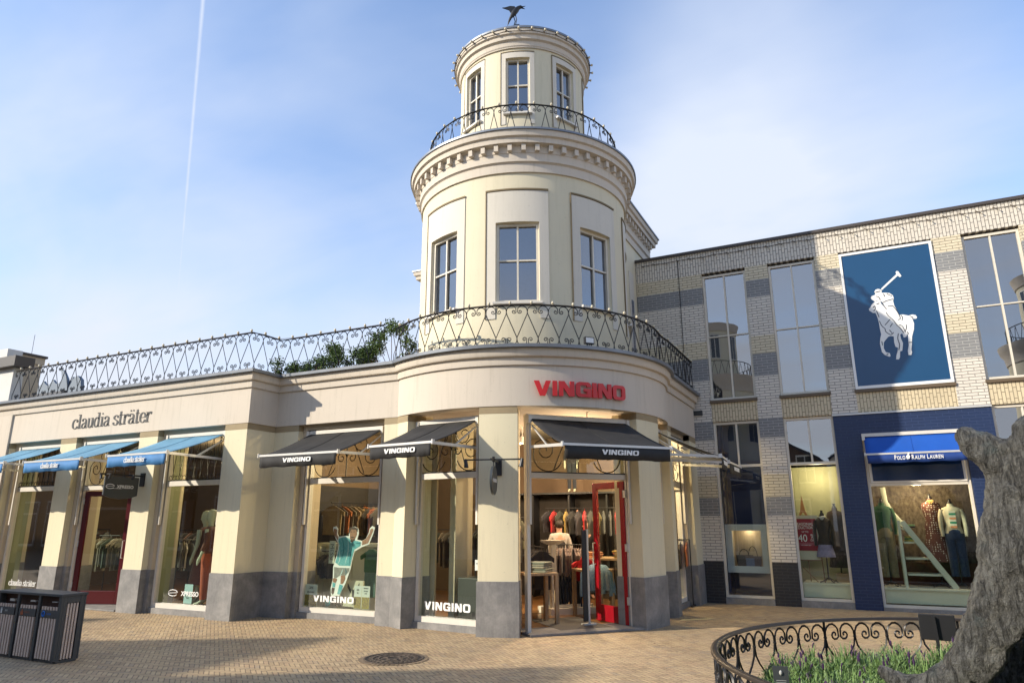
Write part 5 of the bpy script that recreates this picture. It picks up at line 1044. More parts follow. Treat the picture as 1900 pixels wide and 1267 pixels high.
c0_ = B5 @ Vector((-.30, .98, .83)); pile(tuple(c0_), 5, [(.26, .25, .19), (.20, .22, .17), (.33, .31, .24)], 'stack of folded grey green tops on the table at the left inside the door', .32)
pile((-4.9, 13.5, .98), 3, [(.50, .20, .08), (.30, .10, .03)], 'orange folded clothes on the long counter', .3); pile((-4.3, 13.5, .98), 4, [(.4, .25, .05), (.05, .05, .07), (.4, .1, .05)], 'mixed folded clothes at the right end of the long counter', .3)
rack((-5.4, 14.6, 0), 0, 2.0, 1.95, 14, [(.03, .03, .035), (.5, .015, .02), (.04, .05, .04), (.40, .28, .07), (.03, .03, .03)], .48, 'wall rail of red, yellow and black tops at the back of the shop', ends=False); rack((-6.8, 13.4, 0), R(60), 1.2, 1.75, 8, [(.12, .12, .07), (.05, .05, .04), (.20, .16, .10)], .6, 'rail of olive coats on the left wall inside the shop', ends=False)
rack((-3.9, 14.9, 0), 0, 1.2, 1.3, 9, MIX, .5, 'rail of orange and brown tops on the back wall behind the red door'); rack((-3.75, 12.9, 0), R(80), 1.2, 1.3, 9, MIX, .5, 'rail of mixed tops behind the glass of the red door')
m = MB(); m.box(-7.9, -3.4, 15.30, 15.48, .03, 2.25); obj('shelving_back', m, IND, corner); m = MB(); m.box(-7.9, -3.4, 14.9, 15.47, 2.27, 2.31); [m.box(x, x + .04, 14.95, 15.29, .03, 2.26) for x in (-7.8, -6.9, -6.0, -5.1, -4.3, -3.6)]; obj('shelving', m, BLKP, corner)
# ---- people in the shop: one continuous skinned figure each, with clothing and hair of its own
def figure(loc, rot, label, pose, top, trous, hair, long_hair=False, h=1.70):
    t = thing('person', label, 'person', loc, rot, 'people inside the shop'); k = h / 1.70
    J = dict(pel=(0, 0, .92), spi=(0, .01, 1.12), che=(0, .01, 1.30), nec=(0, .0, 1.44), hd0=(0, -.01, 1.52), hd1=(0, -.02, 1.60), hd2=(0, -.005, 1.68), hl=(-.09, 0, .88), hr=(.09, 0, .88), kl=(-.10, -.02, .48), kr=(.10, -.02, .48), al=(-.10, .02, .08), ar=(.10, .02, .08), tl=(-.11, -.14, .03), tr=(.11, -.14, .03), sl=(-.17, .01, 1.37), sr=(.17, .01, 1.37), el=(-.24, .02, 1.10), er=(.24, .02, 1.10), wl=(-.23, -.12, .90), wr=(.23, -.12, .90), pl=(-.22, -.17, .84), pr=(.22, -.17, .84))
    J.update(pose)
    Rr = dict(pel=.135, spi=.115, che=.135, nec=.050, hd0=.068, hd1=.088, hd2=.070, hl=.085, hr=.085, kl=.055, kr=.055, al=.036, ar=.036, tl=.034, tr=.034, sl=.055, sr=.055, el=.040, er=.040, wl=.027, wr=.027, pl=.030, pr=.030)
    E = [('pel', 'spi'), ('spi', 'che'), ('che', 'nec'), ('nec', 'hd0'), ('hd0', 'hd1'), ('hd1', 'hd2'), ('pel', 'hl'), ('pel', 'hr'), ('hl', 'kl'), ('hr', 'kr'), ('kl', 'al'), ('kr', 'ar'), ('al', 'tl'), ('ar', 'tr'), ('che', 'sl'), ('che', 'sr'), ('sl', 'el'), ('sr', 'er'), ('el', 'wl'), ('er', 'wr'), ('wl', 'pl'), ('wr', 'pr')]
    fing = []
    for s in 'lr':
        w_, p_ = Vector(J['w' + s]), Vector(J['p' + s]); d = (p_ - w_).normalized(); sd = d.orthogonal().normalized()
        for i, (o, L_) in enumerate(((-.030, .065), (-.010, .078), (.010, .072), (.028, .055), (-.045, .035))):
            n = 'f%s%d' % (s, i); a = p_ + sd * o + d * (.015 if i < 4 else -.01); J[n + 'a'] = tuple(a + d * L_ * .5); J[n + 'b'] = tuple(a + d * L_ + sd * (-.02 if i == 4 else 0)); Rr[n + 'a'] = .0095; Rr[n + 'b'] = .0075; E += [('p' + s, n + 'a'), (n + 'a', n + 'b')]
    def skin(name, keys, edges, mt, scale=1.0, grow=0.0, root='pel'):
        idx = {n: i for i, n in enumerate(keys)}; me = bpy.data.meshes.new(name); me.from_pydata([Vector(J[n]) * k for n in keys], [(idx[a], idx[b]) for a, b in edges], []); me.materials.append(mt)
        o = new_obj(name, me, t); sm = o.modifiers.new('skin', 'SKIN'); sm.use_smooth_shade = True
        for i, n in enumerate(keys): r = (Rr[n] * scale + grow) * k; me.skin_vertices[0].data[i].radius = (r, r * (.80 if n in ('pel', 'spi', 'che') else 1)); me.skin_vertices[0].data[i].use_root = (n == root)
        o.modifiers.new('sub', 'SUBSURF').levels = 1; o.modifiers['sub'].render_levels = 2; return o
    skin('body', list(J), E, SKIN)
    skin('sweater', ['pel', 'spi', 'che', 'nec', 'sl', 'sr', 'el', 'er', 'wl', 'wr'], [('pel', 'spi'), ('spi', 'che'), ('che', 'nec'), ('che', 'sl'), ('che', 'sr'), ('sl', 'el'), ('sr', 'er'), ('el', 'wl'), ('er', 'wr')], top, 1.0, .018)
    skin('trousers', ['pel', 'hl', 'hr', 'kl', 'kr', 'al', 'ar'], [('pel', 'hl'), ('pel', 'hr'), ('hl', 'kl'), ('hr', 'kr'), ('kl', 'al'), ('kr', 'ar')], trous, 1.0, .016)
    hx, hy, hz = [v * k for v in J['hd1']]; m = MB(); vs = []
    N = 12
    m.rings([(hx, hy + .02, hz + dz, r * .9, r) for dz, r in ((-.06 if not long_hair else -.18, .060), (-.02, .098), (.03, .104), (.075, .090), (.105, .055), (.118, .01))], N); m.v = [Vector((v.x, max(v.y, hy - .045 + max(0, hz + .045 - v.z) * .8), v.z)) for v in m.v]
    obj('hair', m, hair, t, world=False, smooth=60)
    m = MB()
    for s in (-1, 1): m.ball((hx + s * .030, hy - .079, hz - .005), .010, 6, 4); 
    obj('eyes', m, CHAR, t, world=False); m = MB(); m.tube([(hx, hy - .078, hz + .005), (hx, hy - .098, hz - .025), (hx, hy - .08, hz - .03)], .009, 6); m.ball((hx - .086, hy, hz - .01), .018, 6, 4); m.ball((hx + .086, hy, hz - .01), .018, 6, 4); obj('nose_and_ears', m, SKIN, t, world=False, smooth=60)
    m = MB(); m.tube([(hx - .026, hy - .070, hz - .048), (hx, hy - .078, hz - .054), (hx + .026, hy - .070, hz - .048)], .006, 5); obj('mouth', m, mat('lips', (.45, .10, .09), .5), t, world=False)
    return t
HB = mat('dark_hair', (.02, .014, .01), .6); HL = mat('brown_hair', (.09, .045, .02), .6)
p1 = figure(tuple(B5 @ Vector((1.18, 3.35, .03))), R(215), 'person seen from behind in a beige sweater with a black print inside the shop', {}, cloth('beige_sweater', (.46, .43, .40)), cloth('black_trousers', (.02, .02, .022)), HB, h=1.66)
m = MB(); m.polyy([(-.09, 1.20), (-.05, 1.24), (0, 1.20), (.05, 1.24), (.09, 1.20), (.07, 1.10), (.02, 1.13), (0, 1.09), (-.02, 1.13), (-.07, 1.10)], .162, .168); obj('back_print', m, CHAR, p1, world=False)
figure(tuple(B5 @ Vector((2.12, 3.95, .03))), R(35), 'smiling person in black raising one arm at the back of the shop', dict(el=(-.26, -.02, 1.58), wl=(-.22, -.06, 1.80), pl=(-.22, -.07, 1.87)), cloth('black_top', (.02, .02, .022)), cloth('black_trousers', (.02, .02, .022)), HL, True, h=1.64)
figure((-4.02, 14.2, .03), R(20), 'person in a dark top partly hidden behind the glass of the red door', {}, cloth('charcoal_top', (.04, .035, .035)), cloth('black_trousers', (.02, .02, .022)), HL, True, h=1.62)
# shop mannequin on the shelf, and forms in the left windows
def mannequin(loc, rot, label, top, bottom, h=1.75, dress=None, group='full length mannequins'):
    t = thing('mannequin', label, 'mannequin', loc, rot, group); k = h / 1.75; m = MB(); S = lambda pts: [tuple(v * k for v in p) for p in pts]
    m.rings([tuple(v * k for v in r) for r in ((0, 0, 1.36, .045, .045), (0, 0, 1.48, .045, .05), (0, -.01, 1.52, .055, .065), (0, -.01, 1.58, .078, .095), (0, 0, 1.66, .082, .10), (0, .005, 1.72, .065, .08), (0, .005, 1.75, .02, .03))], 14)
    m.tube(S([(0, -.085, 1.62), (0, -.118, 1.58), (0, -.09, 1.575)]), .012 * k, 5)
    for s in (-1, 1):
        m.tube(S([(s * .17, 0, 1.37), (s * .22, .02, 1.12), (s * .21, -.06, .90), (s * .20, -.10, .80), (s * .195, -.12, .72)]), 0, 8, True, [.05 * k, .04 * k, .028 * k, .034 * k, .012 * k]); m.tube(S([(s * .08, 0, .5), (s * .08, .02, .10), (s * .09, -.06, .03), (s * .09, -.15, .02)]), 0, 8, True, [.055 * k, .035 * k, .035 * k, .02 * k])
    obj('body', m, MANN, t, world=False, smooth=60); m = MB(); m.rings([tuple(v * k for v in r) for r in ((0, 0, .88, .165, .12), (0, 0, 1.0, .16, .115), (0, 0, 1.12, .125, .09), (0, 0, 1.28, .165, .115), (0, 0, 1.38, .17, .09), (0, 0, 1.43, .07, .06))], 14)
    if dress: m.rings([tuple(v * k for v in r) for r in ((0, 0, .35, .25, .2), (0, 0, .6, .21, .165), (0, 0, .9, .165, .12))], 14)
    else:
        for s in (-1, 1): m.tube(S([(s * .15, 0, 1.38), (s * .215, .02, 1.14), (s * .21, -.04, .98)]), 0, 8, True, [.062 * k, .056 * k, .045 * k])
    obj('top', m, top, t, world=False, smooth=60)
    if not dress:
        m = MB()
        for s in (-1, 1): m.tube(S([(s * .075, 0, .93), (s * .08, 0, .5), (s * .085, .01, .10)]), 0, 10, True, [.098 * k, .072 * k, .056 * k])
        obj('trousers', m, bottom, t, world=False, smooth=60)
    return t
mannequin((-12.02, 10.22, .12), R(-75), 'pale mannequin in a rust dress, left one of the pair in the window', cloth('rust_top', (.16, .05, .03)), None, 1.78, dress=True)
mannequin((-11.70, 10.08, .12), R(-60), 'pale mannequin in orange trousers, right one of the pair behind the corner window', cloth('dark_rust_top', (.12, .035, .02)), cloth('orange_trousers', (.38, .07, .02)), 1.80)
mannequin((-16.1, 10.25, .12), R(-50), 'pale mannequin in an orange patterned top in the far left window', cloth('orange_pattern', (.35, .12, .04)), cloth('rust_skirt', (.2, .06, .03)), 1.75)
mannequin((-5.9, 14.98, 2.32), R(10), 'dark dressed child mannequin standing high on top of the back shelf', cloth('black_jacket', (.015, .015, .02)), cloth('navy_trousers', (.015, .02, .03)), 1.25)
m = MB(); m.box(-12.4, -10.9, 9.75, 10.7, .031, .12); parts('window_platform', m, BROWNW, corner); m = MB(); m.box(-17.5, -15.8, 9.75, 10.7, .031, .12); parts('window_platform', m, BROWNW, corner)
m = MB(); m.box(-12.52, -12.44, 9.62, 9.86, .03, 3.3); m.box(-17.6, -17.52, 9.62, 9.86, .03, 3.3); parts('window_lining', m, mat('olive_lining', (.30, .32, .17), .7), corner)
rack((-13.9, 10.9, 0), R(55), .9, 1.35, 8, [(.30, .27, .18), (.22, .20, .15), (.10, .13, .09)], .62, 'rail of pale patterned blouses inside the left shop door'); rack((-13.2, 11.0, 0), R(70), .7, 1.30, 7, [(.05, .05, .05), (.45, .43, .38), (.09, .09, .09)], .55, 'rail of striped black and white tops inside the left shop door'); rack((-11.6, 12.6, 0), 0, 2.0, 1.45, 14, MIX, .7, 'rail of rust and brown clothes behind the pair of mannequins'); rack((-14.6, 13.5, 0), 0, 1.6, 1.4, 10, BK, .7, 'rail of dark clothes deep inside the left shop')
m = MB(); [m.box(-14.9, -13.2, 13.9, 14.2, z, z + .04) for z in (1.45, 1.85, 2.25)]; parts('wall_shelf', m, PINE, corner)
rack((-9.72, 12.6, 0), R(90), 2.6, 2.05, 18, [(.22, .16, .08), (.07, .06, .05), (.38, .12, .03), (.14, .13, .09), (.30, .22, .14)], .58, 'upper rail of brown, olive and orange tops along the dividing wall', ends=False, w=.42)
rack((-9.66, 12.6, 0), R(90), 2.6, 1.18, 16, BK, .62, 'lower rail of dark trousers along the dividing wall', ends=False, w=.42)
rack((-15.6, 10.55, 0), R(15), 1.1, 1.38, 10, [(.40, .38, .30), (.24, .24, .18), (.06, .09, .07), (.46, .42, .33)], .66, 'rail of pale and olive blouses seen through the glass of the left shop door', w=.42)
rack((-14.6, 10.75, 0), R(15), .8, 1.30, 8, [(.06, .06, .06), (.50, .47, .42)], .55, 'short rail of black and white tops just inside the left shop door', w=.42)
rack((-13.9, 11.3, 0), R(20), 1.6, 1.50, 13, [(.05, .045, .05), (.12, .05, .04), (.03, .03, .035)], .75, 'rail of black and maroon coats behind the mannequin window', w=.45); rack((-17.9, 11.4, 0), R(20), 1.6, 1.50, 12, [(.20, .24, .24), (.10, .06, .05), (.30, .32, .32)], .75, 'rail of grey coats inside the far left window', w=.45)
m = MB(); m.box(-10.155, -10.121, 10.6, 15.4, 0.04, 3.5); m.box(-9.999, -9.985, 10.6, 15.4, .04, 2.4); parts('dark_wall_panel', m, IND, corner)
# shop lamps
LAMPS = [(-4.4, 12.0, 3.3), (-5.2, 12.6, 3.3), (-6.1, 11.6, 3.3), (-5.0, 13.8, 3.3), (-4.2, 14.4, 3.3), (-6.3, 13.2, 3.3), (-7.2, 12.2, 3.3), (-8.5, 11.7, 3.3), (-12.0, 11.0, 3.3), (-13.8, 12.2, 3.3), (-16.5, 11.2, 3.3)]
sp0 = None
for i, (x, y, z) in enumerate(LAMPS):
    if sp0 is None:
        sp0 = thing('ceiling_spotlight', 'small lit spotlight on the shop ceiling', 'spotlight', (x, y, z), 0, 'lit spotlights on the shop ceiling'); m = MB(); m.tube([(0, 0, .32), (0, 0, .08)], .012, 5); m.tube([(0, 0, .10), (.02, -.03, -.04)], .045, 10); obj('housing', m, ALU, sp0, world=False, smooth=40); m = MB(); m.rings([(.02, -.03, -.052, .038, .038), (.02, -.03, -.045, .038, .038)], 10); obj('lamp', m, WARM, sp0, world=False)
    else: copy_thing(sp0, (x, y, z), i * 1.1)
for (x, y, z, e) in ((-4.9, 12.6, 2.9, 42), (-4.6, 14.2, 2.9, 38), (-6.6, 13.2, 2.9, 30), (-8.6, 11.9, 2.9, 24), (-11.8, 11.2, 2.9, 22), (-14.2, 12.2, 2.9, 26), (-2.3, YB + .5, 1.46, .8), (-.8, YB + .6, 2.6, 7), (1.0, YB + .55, 2.25, 9)):
    l = bpy.data.lights.new('shop_lamp', 'POINT'); l.energy = e * (3.0 if e > 10 else 3); l.color = (1, .74, .46); l.shadow_soft_size = .08; o = bpy.data.objects.new('shop_lamp', l); COL.objects.link(o); o.location = (x, y, z)

# ------------------------------------------------------------------ plaza: planter ring, lavender, bronze, bins, manhole
PX, PY, PR = 1.13, 6.29, 2.33
HF = .70
fence = thing('planter_fence', 'low curved black iron fence with heart shaped scrolls round the lavender bed', 'fence', (PX, PY, 0))
NF = 43; fp = 2 * math.pi * PR / NF
def ringpt(s, z, dr=0): a = s / PR; return (PX + (PR + dr) * math.cos(a), PY + (PR + dr) * math.sin(a), z)
m = MB()
# hearts: node at s=0 low, swelling to the neighbour at p/2, arching over and curling in
def heart(sgn):
    H = HF - .03; p = fp
    pts = [(0, .29), (p * .10, .325), (p * .30, .39), (p * .445, .46), (p * .485, .53)] + [(p * .25 - p * .235 * math.cos(math.pi - R(t)) * 1.0, .565 + .098 * math.sin(R(t))) for t in (15, 45, 75, 100, 125, 150)]
    sp = [(p * .165 + r * math.cos(R(t)), .562 + r * math.sin(R(t))) for t, r in [(165 + i * 38, .052 * (1 - i / 13)) for i in range(1, 12)]]
    return [(sgn * x, z) for x, z in pts + sp]
for i in range(NF):
    o = (i + .5) * fp
    for s in (-1, 1):
        m.tube([ringpt(o + x, z) for x, z in heart(s)], .011, 4, True, flat=.9)
        m.tube([ringpt(o + s * x, z) for x, z in [(0, .29), (fp * .10, .25)] + nibspiral(fp * .30, .18, .085, .02, 140, -270, 12)], .010, 4)
    m.ball(ringpt(o + fp / 2, .54), .017, 6, 4); m.ball(ringpt(o, .29), .015, 6, 4)
obj('scrollwork', m, IRON, fence, smooth=50)
m = MB(); m.sweep([(PX + PR * math.cos(-i * 2 * math.pi / 96), PY + PR * math.sin(-i * 2 * math.pi / 96)) for i in range(96)], [(.028, HF - .012), (.028, HF + .004), (.012, HF + .014), (-.012, HF + .014), (-.028, HF + .004), (-.028, HF - .012)], closed=True); obj('top_rail', m, BRONZ, fence, smooth=60)
m = MB(); m.sweep([(PX + PR * math.cos(-i * 2 * math.pi / 96), PY + PR * math.sin(-i * 2 * math.pi / 96)) for i in range(96)], [(.012, .06), (.012, .09), (-.012, .09), (-.012, .06)], closed=True); obj('bottom_rail', m, IRON, fence)
for i in range(0, NF, 4): m = MB(); q = ringpt(i * fp, 0); m.bar((q[0], q[1], 0), (q[0], q[1], HF - .012), .022); obj('post', m, IRON, fence)
kb = MB(); kb.sweep([(PX + (PR + .20) * math.cos(-i * 2 * math.pi / 72), PY + (PR + .20) * math.sin(-i * 2 * math.pi / 72)) for i in range(72)], [(.0, .0), (.0, .05), (-.42, .05), (-.42, 0)], closed=True); obj_ = obj('planter_kerb', kb, STONE, smooth=30); struct(obj_)
so_ = MB(); so_.polyz([(PX + (PR - .22) * math.cos(i * 2 * math.pi / 60), PY + (PR - .22) * math.sin(i * 2 * math.pi / 60)) for i in range(60)], 0, .12); struct(obj('planter_soil', so_, mat('soil', (.035, .025, .016), .95, var=.4, vs=30)))
LEAF = mat('lavender_leaf', (.105, .19, .045), .75, col2=(.15, .24, .07), vs=8); LEAF2 = mat('lavender_leaf_pale', (.22, .30, .13), .75, col2=(.12, .21, .06), vs=14); LAV = mat('lavender_flower', (.055, .016, .085), .8, col2=(.03, .012, .04), vs=25)
rnd = random.Random(3); m = MB()
def sprig(x, y, z0, L, lean, az, w_):
    dx_, dy_ = math.cos(az), math.sin(az); sx, sy = -dy_, dx_; pts = [(x + dx_ * lean * t * t, y + dy_ * lean * t * t, z0 + L * t) for t in (0, .5, 1)]
    m.add([(pts[0][0] - sx * w_, pts[0][1] - sy * w_, pts[0][2]), (pts[0][0] + sx * w_, pts[0][1] + sy * w_, pts[0][2]), (pts[1][0] + sx * w_, pts[1][1] + sy * w_, pts[1][2]), (pts[1][0] - sx * w_, pts[1][1] - sy * w_, pts[1][2]), pts[2]], [(0, 1, 2, 3), (3, 2, 4)]); return pts[2]
PLANTS = []
for i in range(330):
    a = rnd.random() * 2 * math.pi; r = (PR - .28) * math.sqrt(rnd.random()); PLANTS.append((PX + r * math.cos(a), PY + r * math.sin(a), rnd.uniform(.8, 1.15)))
for (x, y, k) in PLANTS:
    m.cm = 0; hh = .20 * k; hh = .32 * k; m.rings([(x, y, .10, .17, .17), (x, y, .10 + hh * .5, .155, .155), (x, y, .10 + hh * .85, .10, .10), (x, y, .10 + hh, .02, .02)], 9)
for (x, y, k) in PLANTS:
    nb_ = 150
    for j in range(nb_):
        a = rnd.random() * 6.283; rr = .15 * math.sqrt(rnd.random()); h = .42 * k * (1 - (rr / .24) ** 2) * rnd.uniform(.6, 1.08)
        m.cm = 0 if rnd.random() < .6 else 1; zb = .12 + h * .68
        e = sprig(x + rr * math.cos(a), y + rr * math.sin(a), zb, h * .36, rnd.uniform(.01, .07), a + rnd.uniform(-.8, .8), rnd.uniform(.004, .008))
        # side leaflets
        for q in range(2):
            b_ = rnd.random() * 6.283; m.add([(e[0], e[1], e[2] - .03 - .03 * q), (e[0] + .035 * math.cos(b_), e[1] + .035 * math.sin(b_), e[2] - .005 - .03 * q), (e[0] + .010 * math.cos(b_ + 1), e[1] + .010 * math.sin(b_ + 1), e[2] - .025 - .03 * q)], [(0, 1, 2)])
m.cm = 2
for i in range(420):
    x, y, k = rnd.choice(PLANTS); a = rnd.random() * 6.283; rr = .13 * rnd.random(); x += rr * math.cos(a); y += rr * math.sin(a); z = .12 + .40 * k * (1 - (rr / .24) ** 2) + rnd.uniform(-.02, .05); s = rnd.uniform(.55, 1.0)
    tx, ty = rnd.uniform(-.015, .015), rnd.uniform(-.015, .015); m.tube([(x - tx, y - ty, z - .10), (x - tx * .3, y - ty * .3, z - .015)], .002, 3)
    m.tube([(x + tx * t, y + ty * t, z - .02 + .055 * s * t) for t in (0, .3, .6, .85, 1)], 0, 5, True, [.006, .0125 * s, .012 * s, .010 * s, .003]); m.add([(x, y, z + .03 * s), (x + .012, y + .004, z + .055 * s), (x - .004, y + .006, z + .03 * s)], [(0, 1, 2)])
lav = obj('lavender', m, [LEAF, LEAF2, LAV]); lav['kind'] = 'stuff'
# bronze
BRZ = bpy.data.materials.new('weathered_bronze'); BRZ.use_nodes = True; t_ = NT(BRZ.node_tree); p_ = t_.n['Principled BSDF']; pos = t_.new('ShaderNodeNewGeometry').outputs['Position']
pn_ = t_.noise(t_.map(pos, rot=(0, R(22), 0), scale=(1.3, 1.3, .26)), 15, 9, .80, 1.3); c_ = t_.ramp(pn_, [(.36, (.014, .014, .013)), (.46, (.085, .082, .074)), (.58, (.21, .205, .185)), (.74, (.11, .14, .13))])  # weathered tone, with the crevices between folds darkened in the colour
ver = t_.ramp(t_.noise(pos, 2.1, 6, .7), [(.58, g3(0)), (.72, g3(1))]); c_ = t_.mix(t_.math('MULTIPLY', ver, .55), c_, (.07, .12, .115)); t_.set(p_.inputs['Base Color'], c_); p_.inputs['Metallic'].default_value = .35; p_.inputs['Roughness'].default_value = .5
b_ = t_.new('ShaderNodeBump'); b_.inputs['Strength'].default_value = 1; b_.inputs['Distance'].default_value = .06; t_.set(b_.inputs['Height'], t_.math('ADD', t_.noise(t_.map(pos, rot=(0, R(22), 0), scale=(1.3, 1.3, .26)), 15, 7, .75, 1.3), t_.math('MULTIPLY', t_.noise(pos, 48, 4, .6), .35))); t_.l.new(b_.outputs[0], p_.inputs['Normal'])
SX = Matrix.Translation((1.5, 5.6, 0)) @ Matrix.Rotation(math.atan2(-.2587, .966), 4, 'Z')
stt = tag(new_obj('bronze_sculpture', None, None, SX), 'rough grey green bronze sculpture with a spreading foot and pointed snout in the lavender', 'sculpture')
m = MB()
def blob(pts, rad, n=14, fl_=.9): m.tube(cr(pts, 4), 0, n, True, [max(.02, rad[0] + 0) for _ in cr(pts, 4)] if len(set(rad)) == 1 else interp(rad, 4), flat=fl_)
def interp(r, k): out = []; [out.extend([r[i] + (r[i + 1] - r[i]) * j / k for j in range(k)]) for i in range(len(r) - 1)]; return out + [r[-1]]
blob([(-1.58, -.05, .635), (-1.42, -.03, .56), (-1.22, 0, .575), (-1.05, 0, .68), (-.90, .0, .93), (-.78, .02, 1.22), (-.66, .05, 1.55), (-.56, .05, 1.85)], [.045, .085, .12, .135, .15, .175, .20, .22])
blob([(-1.45, .02, .25), (-1.25, .04, .36), (-1.08, .05, .50), (-.95, .05, .66)], [.12, .13, .12, .10])
blob([(-.56, .05, 1.80), (-.60, .02, 2.0), (-.70, -.02, 2.12), (-.80, -.04, 2.21), (-.865, -.04, 2.275)], [.22, .17, .13, .09, .05])
blob([(-.50, .12, 1.55), (-.42, .08, 1.9), (-.44, 0, 2.19), (-.33, .0, 2.21), (-.18, .02, 2.2)], [.20, .24, .135, .155, .16])
blob([(-.70, .10, 1.18), (-.55, .12, 1.35), (-.40, .12, 1.6), (-.30, .1, 1.9)], [.12, .20, .28, .30])
blob([(-.1, .1, 2.1), (.05, .12, 1.6), (-.05, .05, 1.25), (-.18, -.02, 1.0), (-.25, -.08, .80), (-.15, -.1, .5), (.05, -.1, .0)], [.30, .48, .44, .34, .26, .26, .34])
blob([(-.62, .0, 1.12), (-.50, -.06, 1.02), (-.42, -.08, .90), (-.40, -.10, .78)], [.13, .15, .16, .14])
blob([(-.2, .5, 1.6), (-.35, .5, 1.0), (-.5, .52, .4), (-.75, .45, .0)], [.38, .42, .50, .55])
blob([(-.95, .42, .0), (-.80, .40, .45), (-.62, .38, .85)], [.30, .28, .26])
blob([(-.30, -.12, 1.75), (-.44, -.14, 1.42), (-.62, -.10, 1.12), (-.80, -.07, .88), (-.98, -.06, .64)], [.10, .10, .085, .07, .06])
blob([(.0, -.26, 1.7), (-.22, -.28, 1.35), (-.36, -.22, 1.08), (-.38, -.20, .92)], [.13, .12, .10, .09])
blob([(.9, .2, 2.3), (.8, .2, 1.6), (.7, .2, .8), (.8, .1, .0)], [.35, .5, .45, .5]); blob([(-.1, .05, 2.0), (.3, .1, 2.25), (.7, .1, 2.35), (1.0, .1, 2.5)], [.3, .33, .3, .3])
for k in range(8): blob([(-.56 + .055 * k, -.12 - .020 * k, 1.88 - .04 * k), (-.64 + .06 * k, -.15 - .02 * k, 1.5 - .03 * k), (-.80 + .075 * k, -.10 - .02 * k, 1.12 - .01 * k)], [.020, .036, .018], 6)
sob = obj('cast_body', m, BRZ, stt, world=False, smooth=180)
rm = sob.modifiers.new('remesh', 'REMESH'); rm.mode = 'VOXEL'; rm.voxel_size = .015; rm.use_smooth_shade = True
smo = sob.modifiers.new('smooth', 'SMOOTH'); smo.iterations = 6; smo.factor = .6
for nm, sz, stg in (('folds', .25, .035), ('lumps', .07, .022), ('grain', .026, .020)):
    tx = bpy.data.textures.new(nm, 'CLOUDS'); tx.noise_scale = sz; tx.noise_depth = 3; dp = sob.modifiers.new(nm, 'DISPLACE'); dp.texture = tx; dp.strength = stg; dp.mid_level = .5; dp.texture_coords = 'LOCAL'
tx = bpy.data.textures.new('drapery', 'MARBLE'); tx.noise_scale = .16; tx.turbulence = 7; tx.noise_depth = 2; dp = sob.modifiers.new('drapery', 'DISPLACE'); dp.texture = tx; dp.strength = .022; dp.mid_level = .5
# little signs in the bed
s1 = thing('bed_sign', 'black square sign panel on a post at the far edge of the lavender bed', 'sign', (.50, 8.0, 0), R(-4))
m = MB(); m.bar((0, 0, .05), (-.03, 0, .78), .030); obj('post', m, BLKP, s1, world=False); m = MB(); m.box(-.155, .145, .02, .035, .57, .80); oo = obj('panel', m, BLKP, s1, world=False); bevel(oo, .006)
s2 = thing('bed_sign', 'small dark plaque sign with a pale crest standing in the front of the lavender bed', 'sign', (-.70, 5.95, .1), R(12))
m = MB(); m.bar((0, .01, 0), (0, .01, .38), .02); obj('post', m, BLKP, s2, world=False); m = MB(); m.box(-.055, .055, -.004, .006, .28, .50); oo = obj('panel', m, DGREY, s2, world=False)
m = MB(); m.ball((0, -.006, .455), .012, 8, 5, 1.5); [m.box(-.035, .035, -.0065, -.0045, .40 - i * .014, .403 - i * .014) for i in range(6)]; obj('lettering', m, mat('dull_lettering', (.42, .42, .4), .6), s2, world=False)
# recycling bins
bn = thing('recycling_bin', 'dark grey three compartment litter bin clad in pale timber slats', 'bin', (-9.71, 5.80, 0))
x0, x1, y0, y1, H = -10.38, -9.02, 5.64, 5.955, .80; BG = mat('bin_grey', (.055, .058, .060), .42, var=.1); SL = mat('bin_slat', (.66, .52, .43), .6, var=.3, vs=4, stretch=(12, 12, 1.0)); 
mw = (x1 - x0) / 3
m = MB(); m.box(x0 - .01, x1 + .01, y0 - .01, y1 + .01, H - .03, H); m.box(x0, x1, y1 - .02, y1, .02, H - .031)
for i in range(4): xx = x0 + i * mw; a = xx - (.0 if i == 0 else .022 if i < 3 else .055); b = xx + (.045 if i == 0 else .022 if i < 3 else .0); m.box(a, b, y0, y0 + .03, .02, H - .031)
m.box(x1 - .02, x1 - .001, y0 + .031, y0 + .075, .02, H - .031); m.box(x1 - .02, x1 - .001, y1 - .075, y1 - .021, .02, H - .031); m.box(x1 - .0205, x1 - .0015, y0 + .076, y1 - .076, H - .11, H - .031); m.box(x0, x0 + .02, y0 + .031, y1 - .021, .02, H - .031); m.box(x0, x1, y0 + .035, y1 - .022, .0, .03)
for i in range(3): m.box(x0 + i * mw + .046, x0 + (i + 1) * mw - .056, y0 + .004, y0 + .012, H - .285, H - .20)
oo = obj('casing', m, BG, bn); bevel(oo, .003)
m = MB(); m.box(x0 + .03, x1 - .03, y0 + .09, y0 + .10, .04, H - .03); m.box(x1 - .06, x1 - .05, y0 + .03, y1 - .03, .04, H - .03); obj('inner_liner', m, mat('rust_dark', (.05, .02, .012), .7), bn)
for i in range(3):
    a = x0 + i * mw + .05; b = x0 + (i + 1) * mw - .06
    for k in range(6): xx = a + (b - a) * (k + .5) / 6; m = MB(); m.box(xx - .016, xx + .016, y0 + .006, y0 + .03, .04, H - .29); m.box(xx - .016, xx + .016, y0 + .006, y0 + .03, H - .195, H - .155); obj('slat', m, SL, bn)
for k in range(4): yy = y0 + .098 + k * .038; m = MB(); m.box(x1 - .025, x1 - .004, yy - .010, yy + .012, .04, H - .115); obj('slat', m, SL, bn)
ic = [(mat('icon_white', (.6, .6, .58), .5), 'residual'), (mat('icon_orange', (.32, .08, .02), .5), 'plastic'), (mat('icon_blue', (.01, .14, .55), .5), 'paper')]
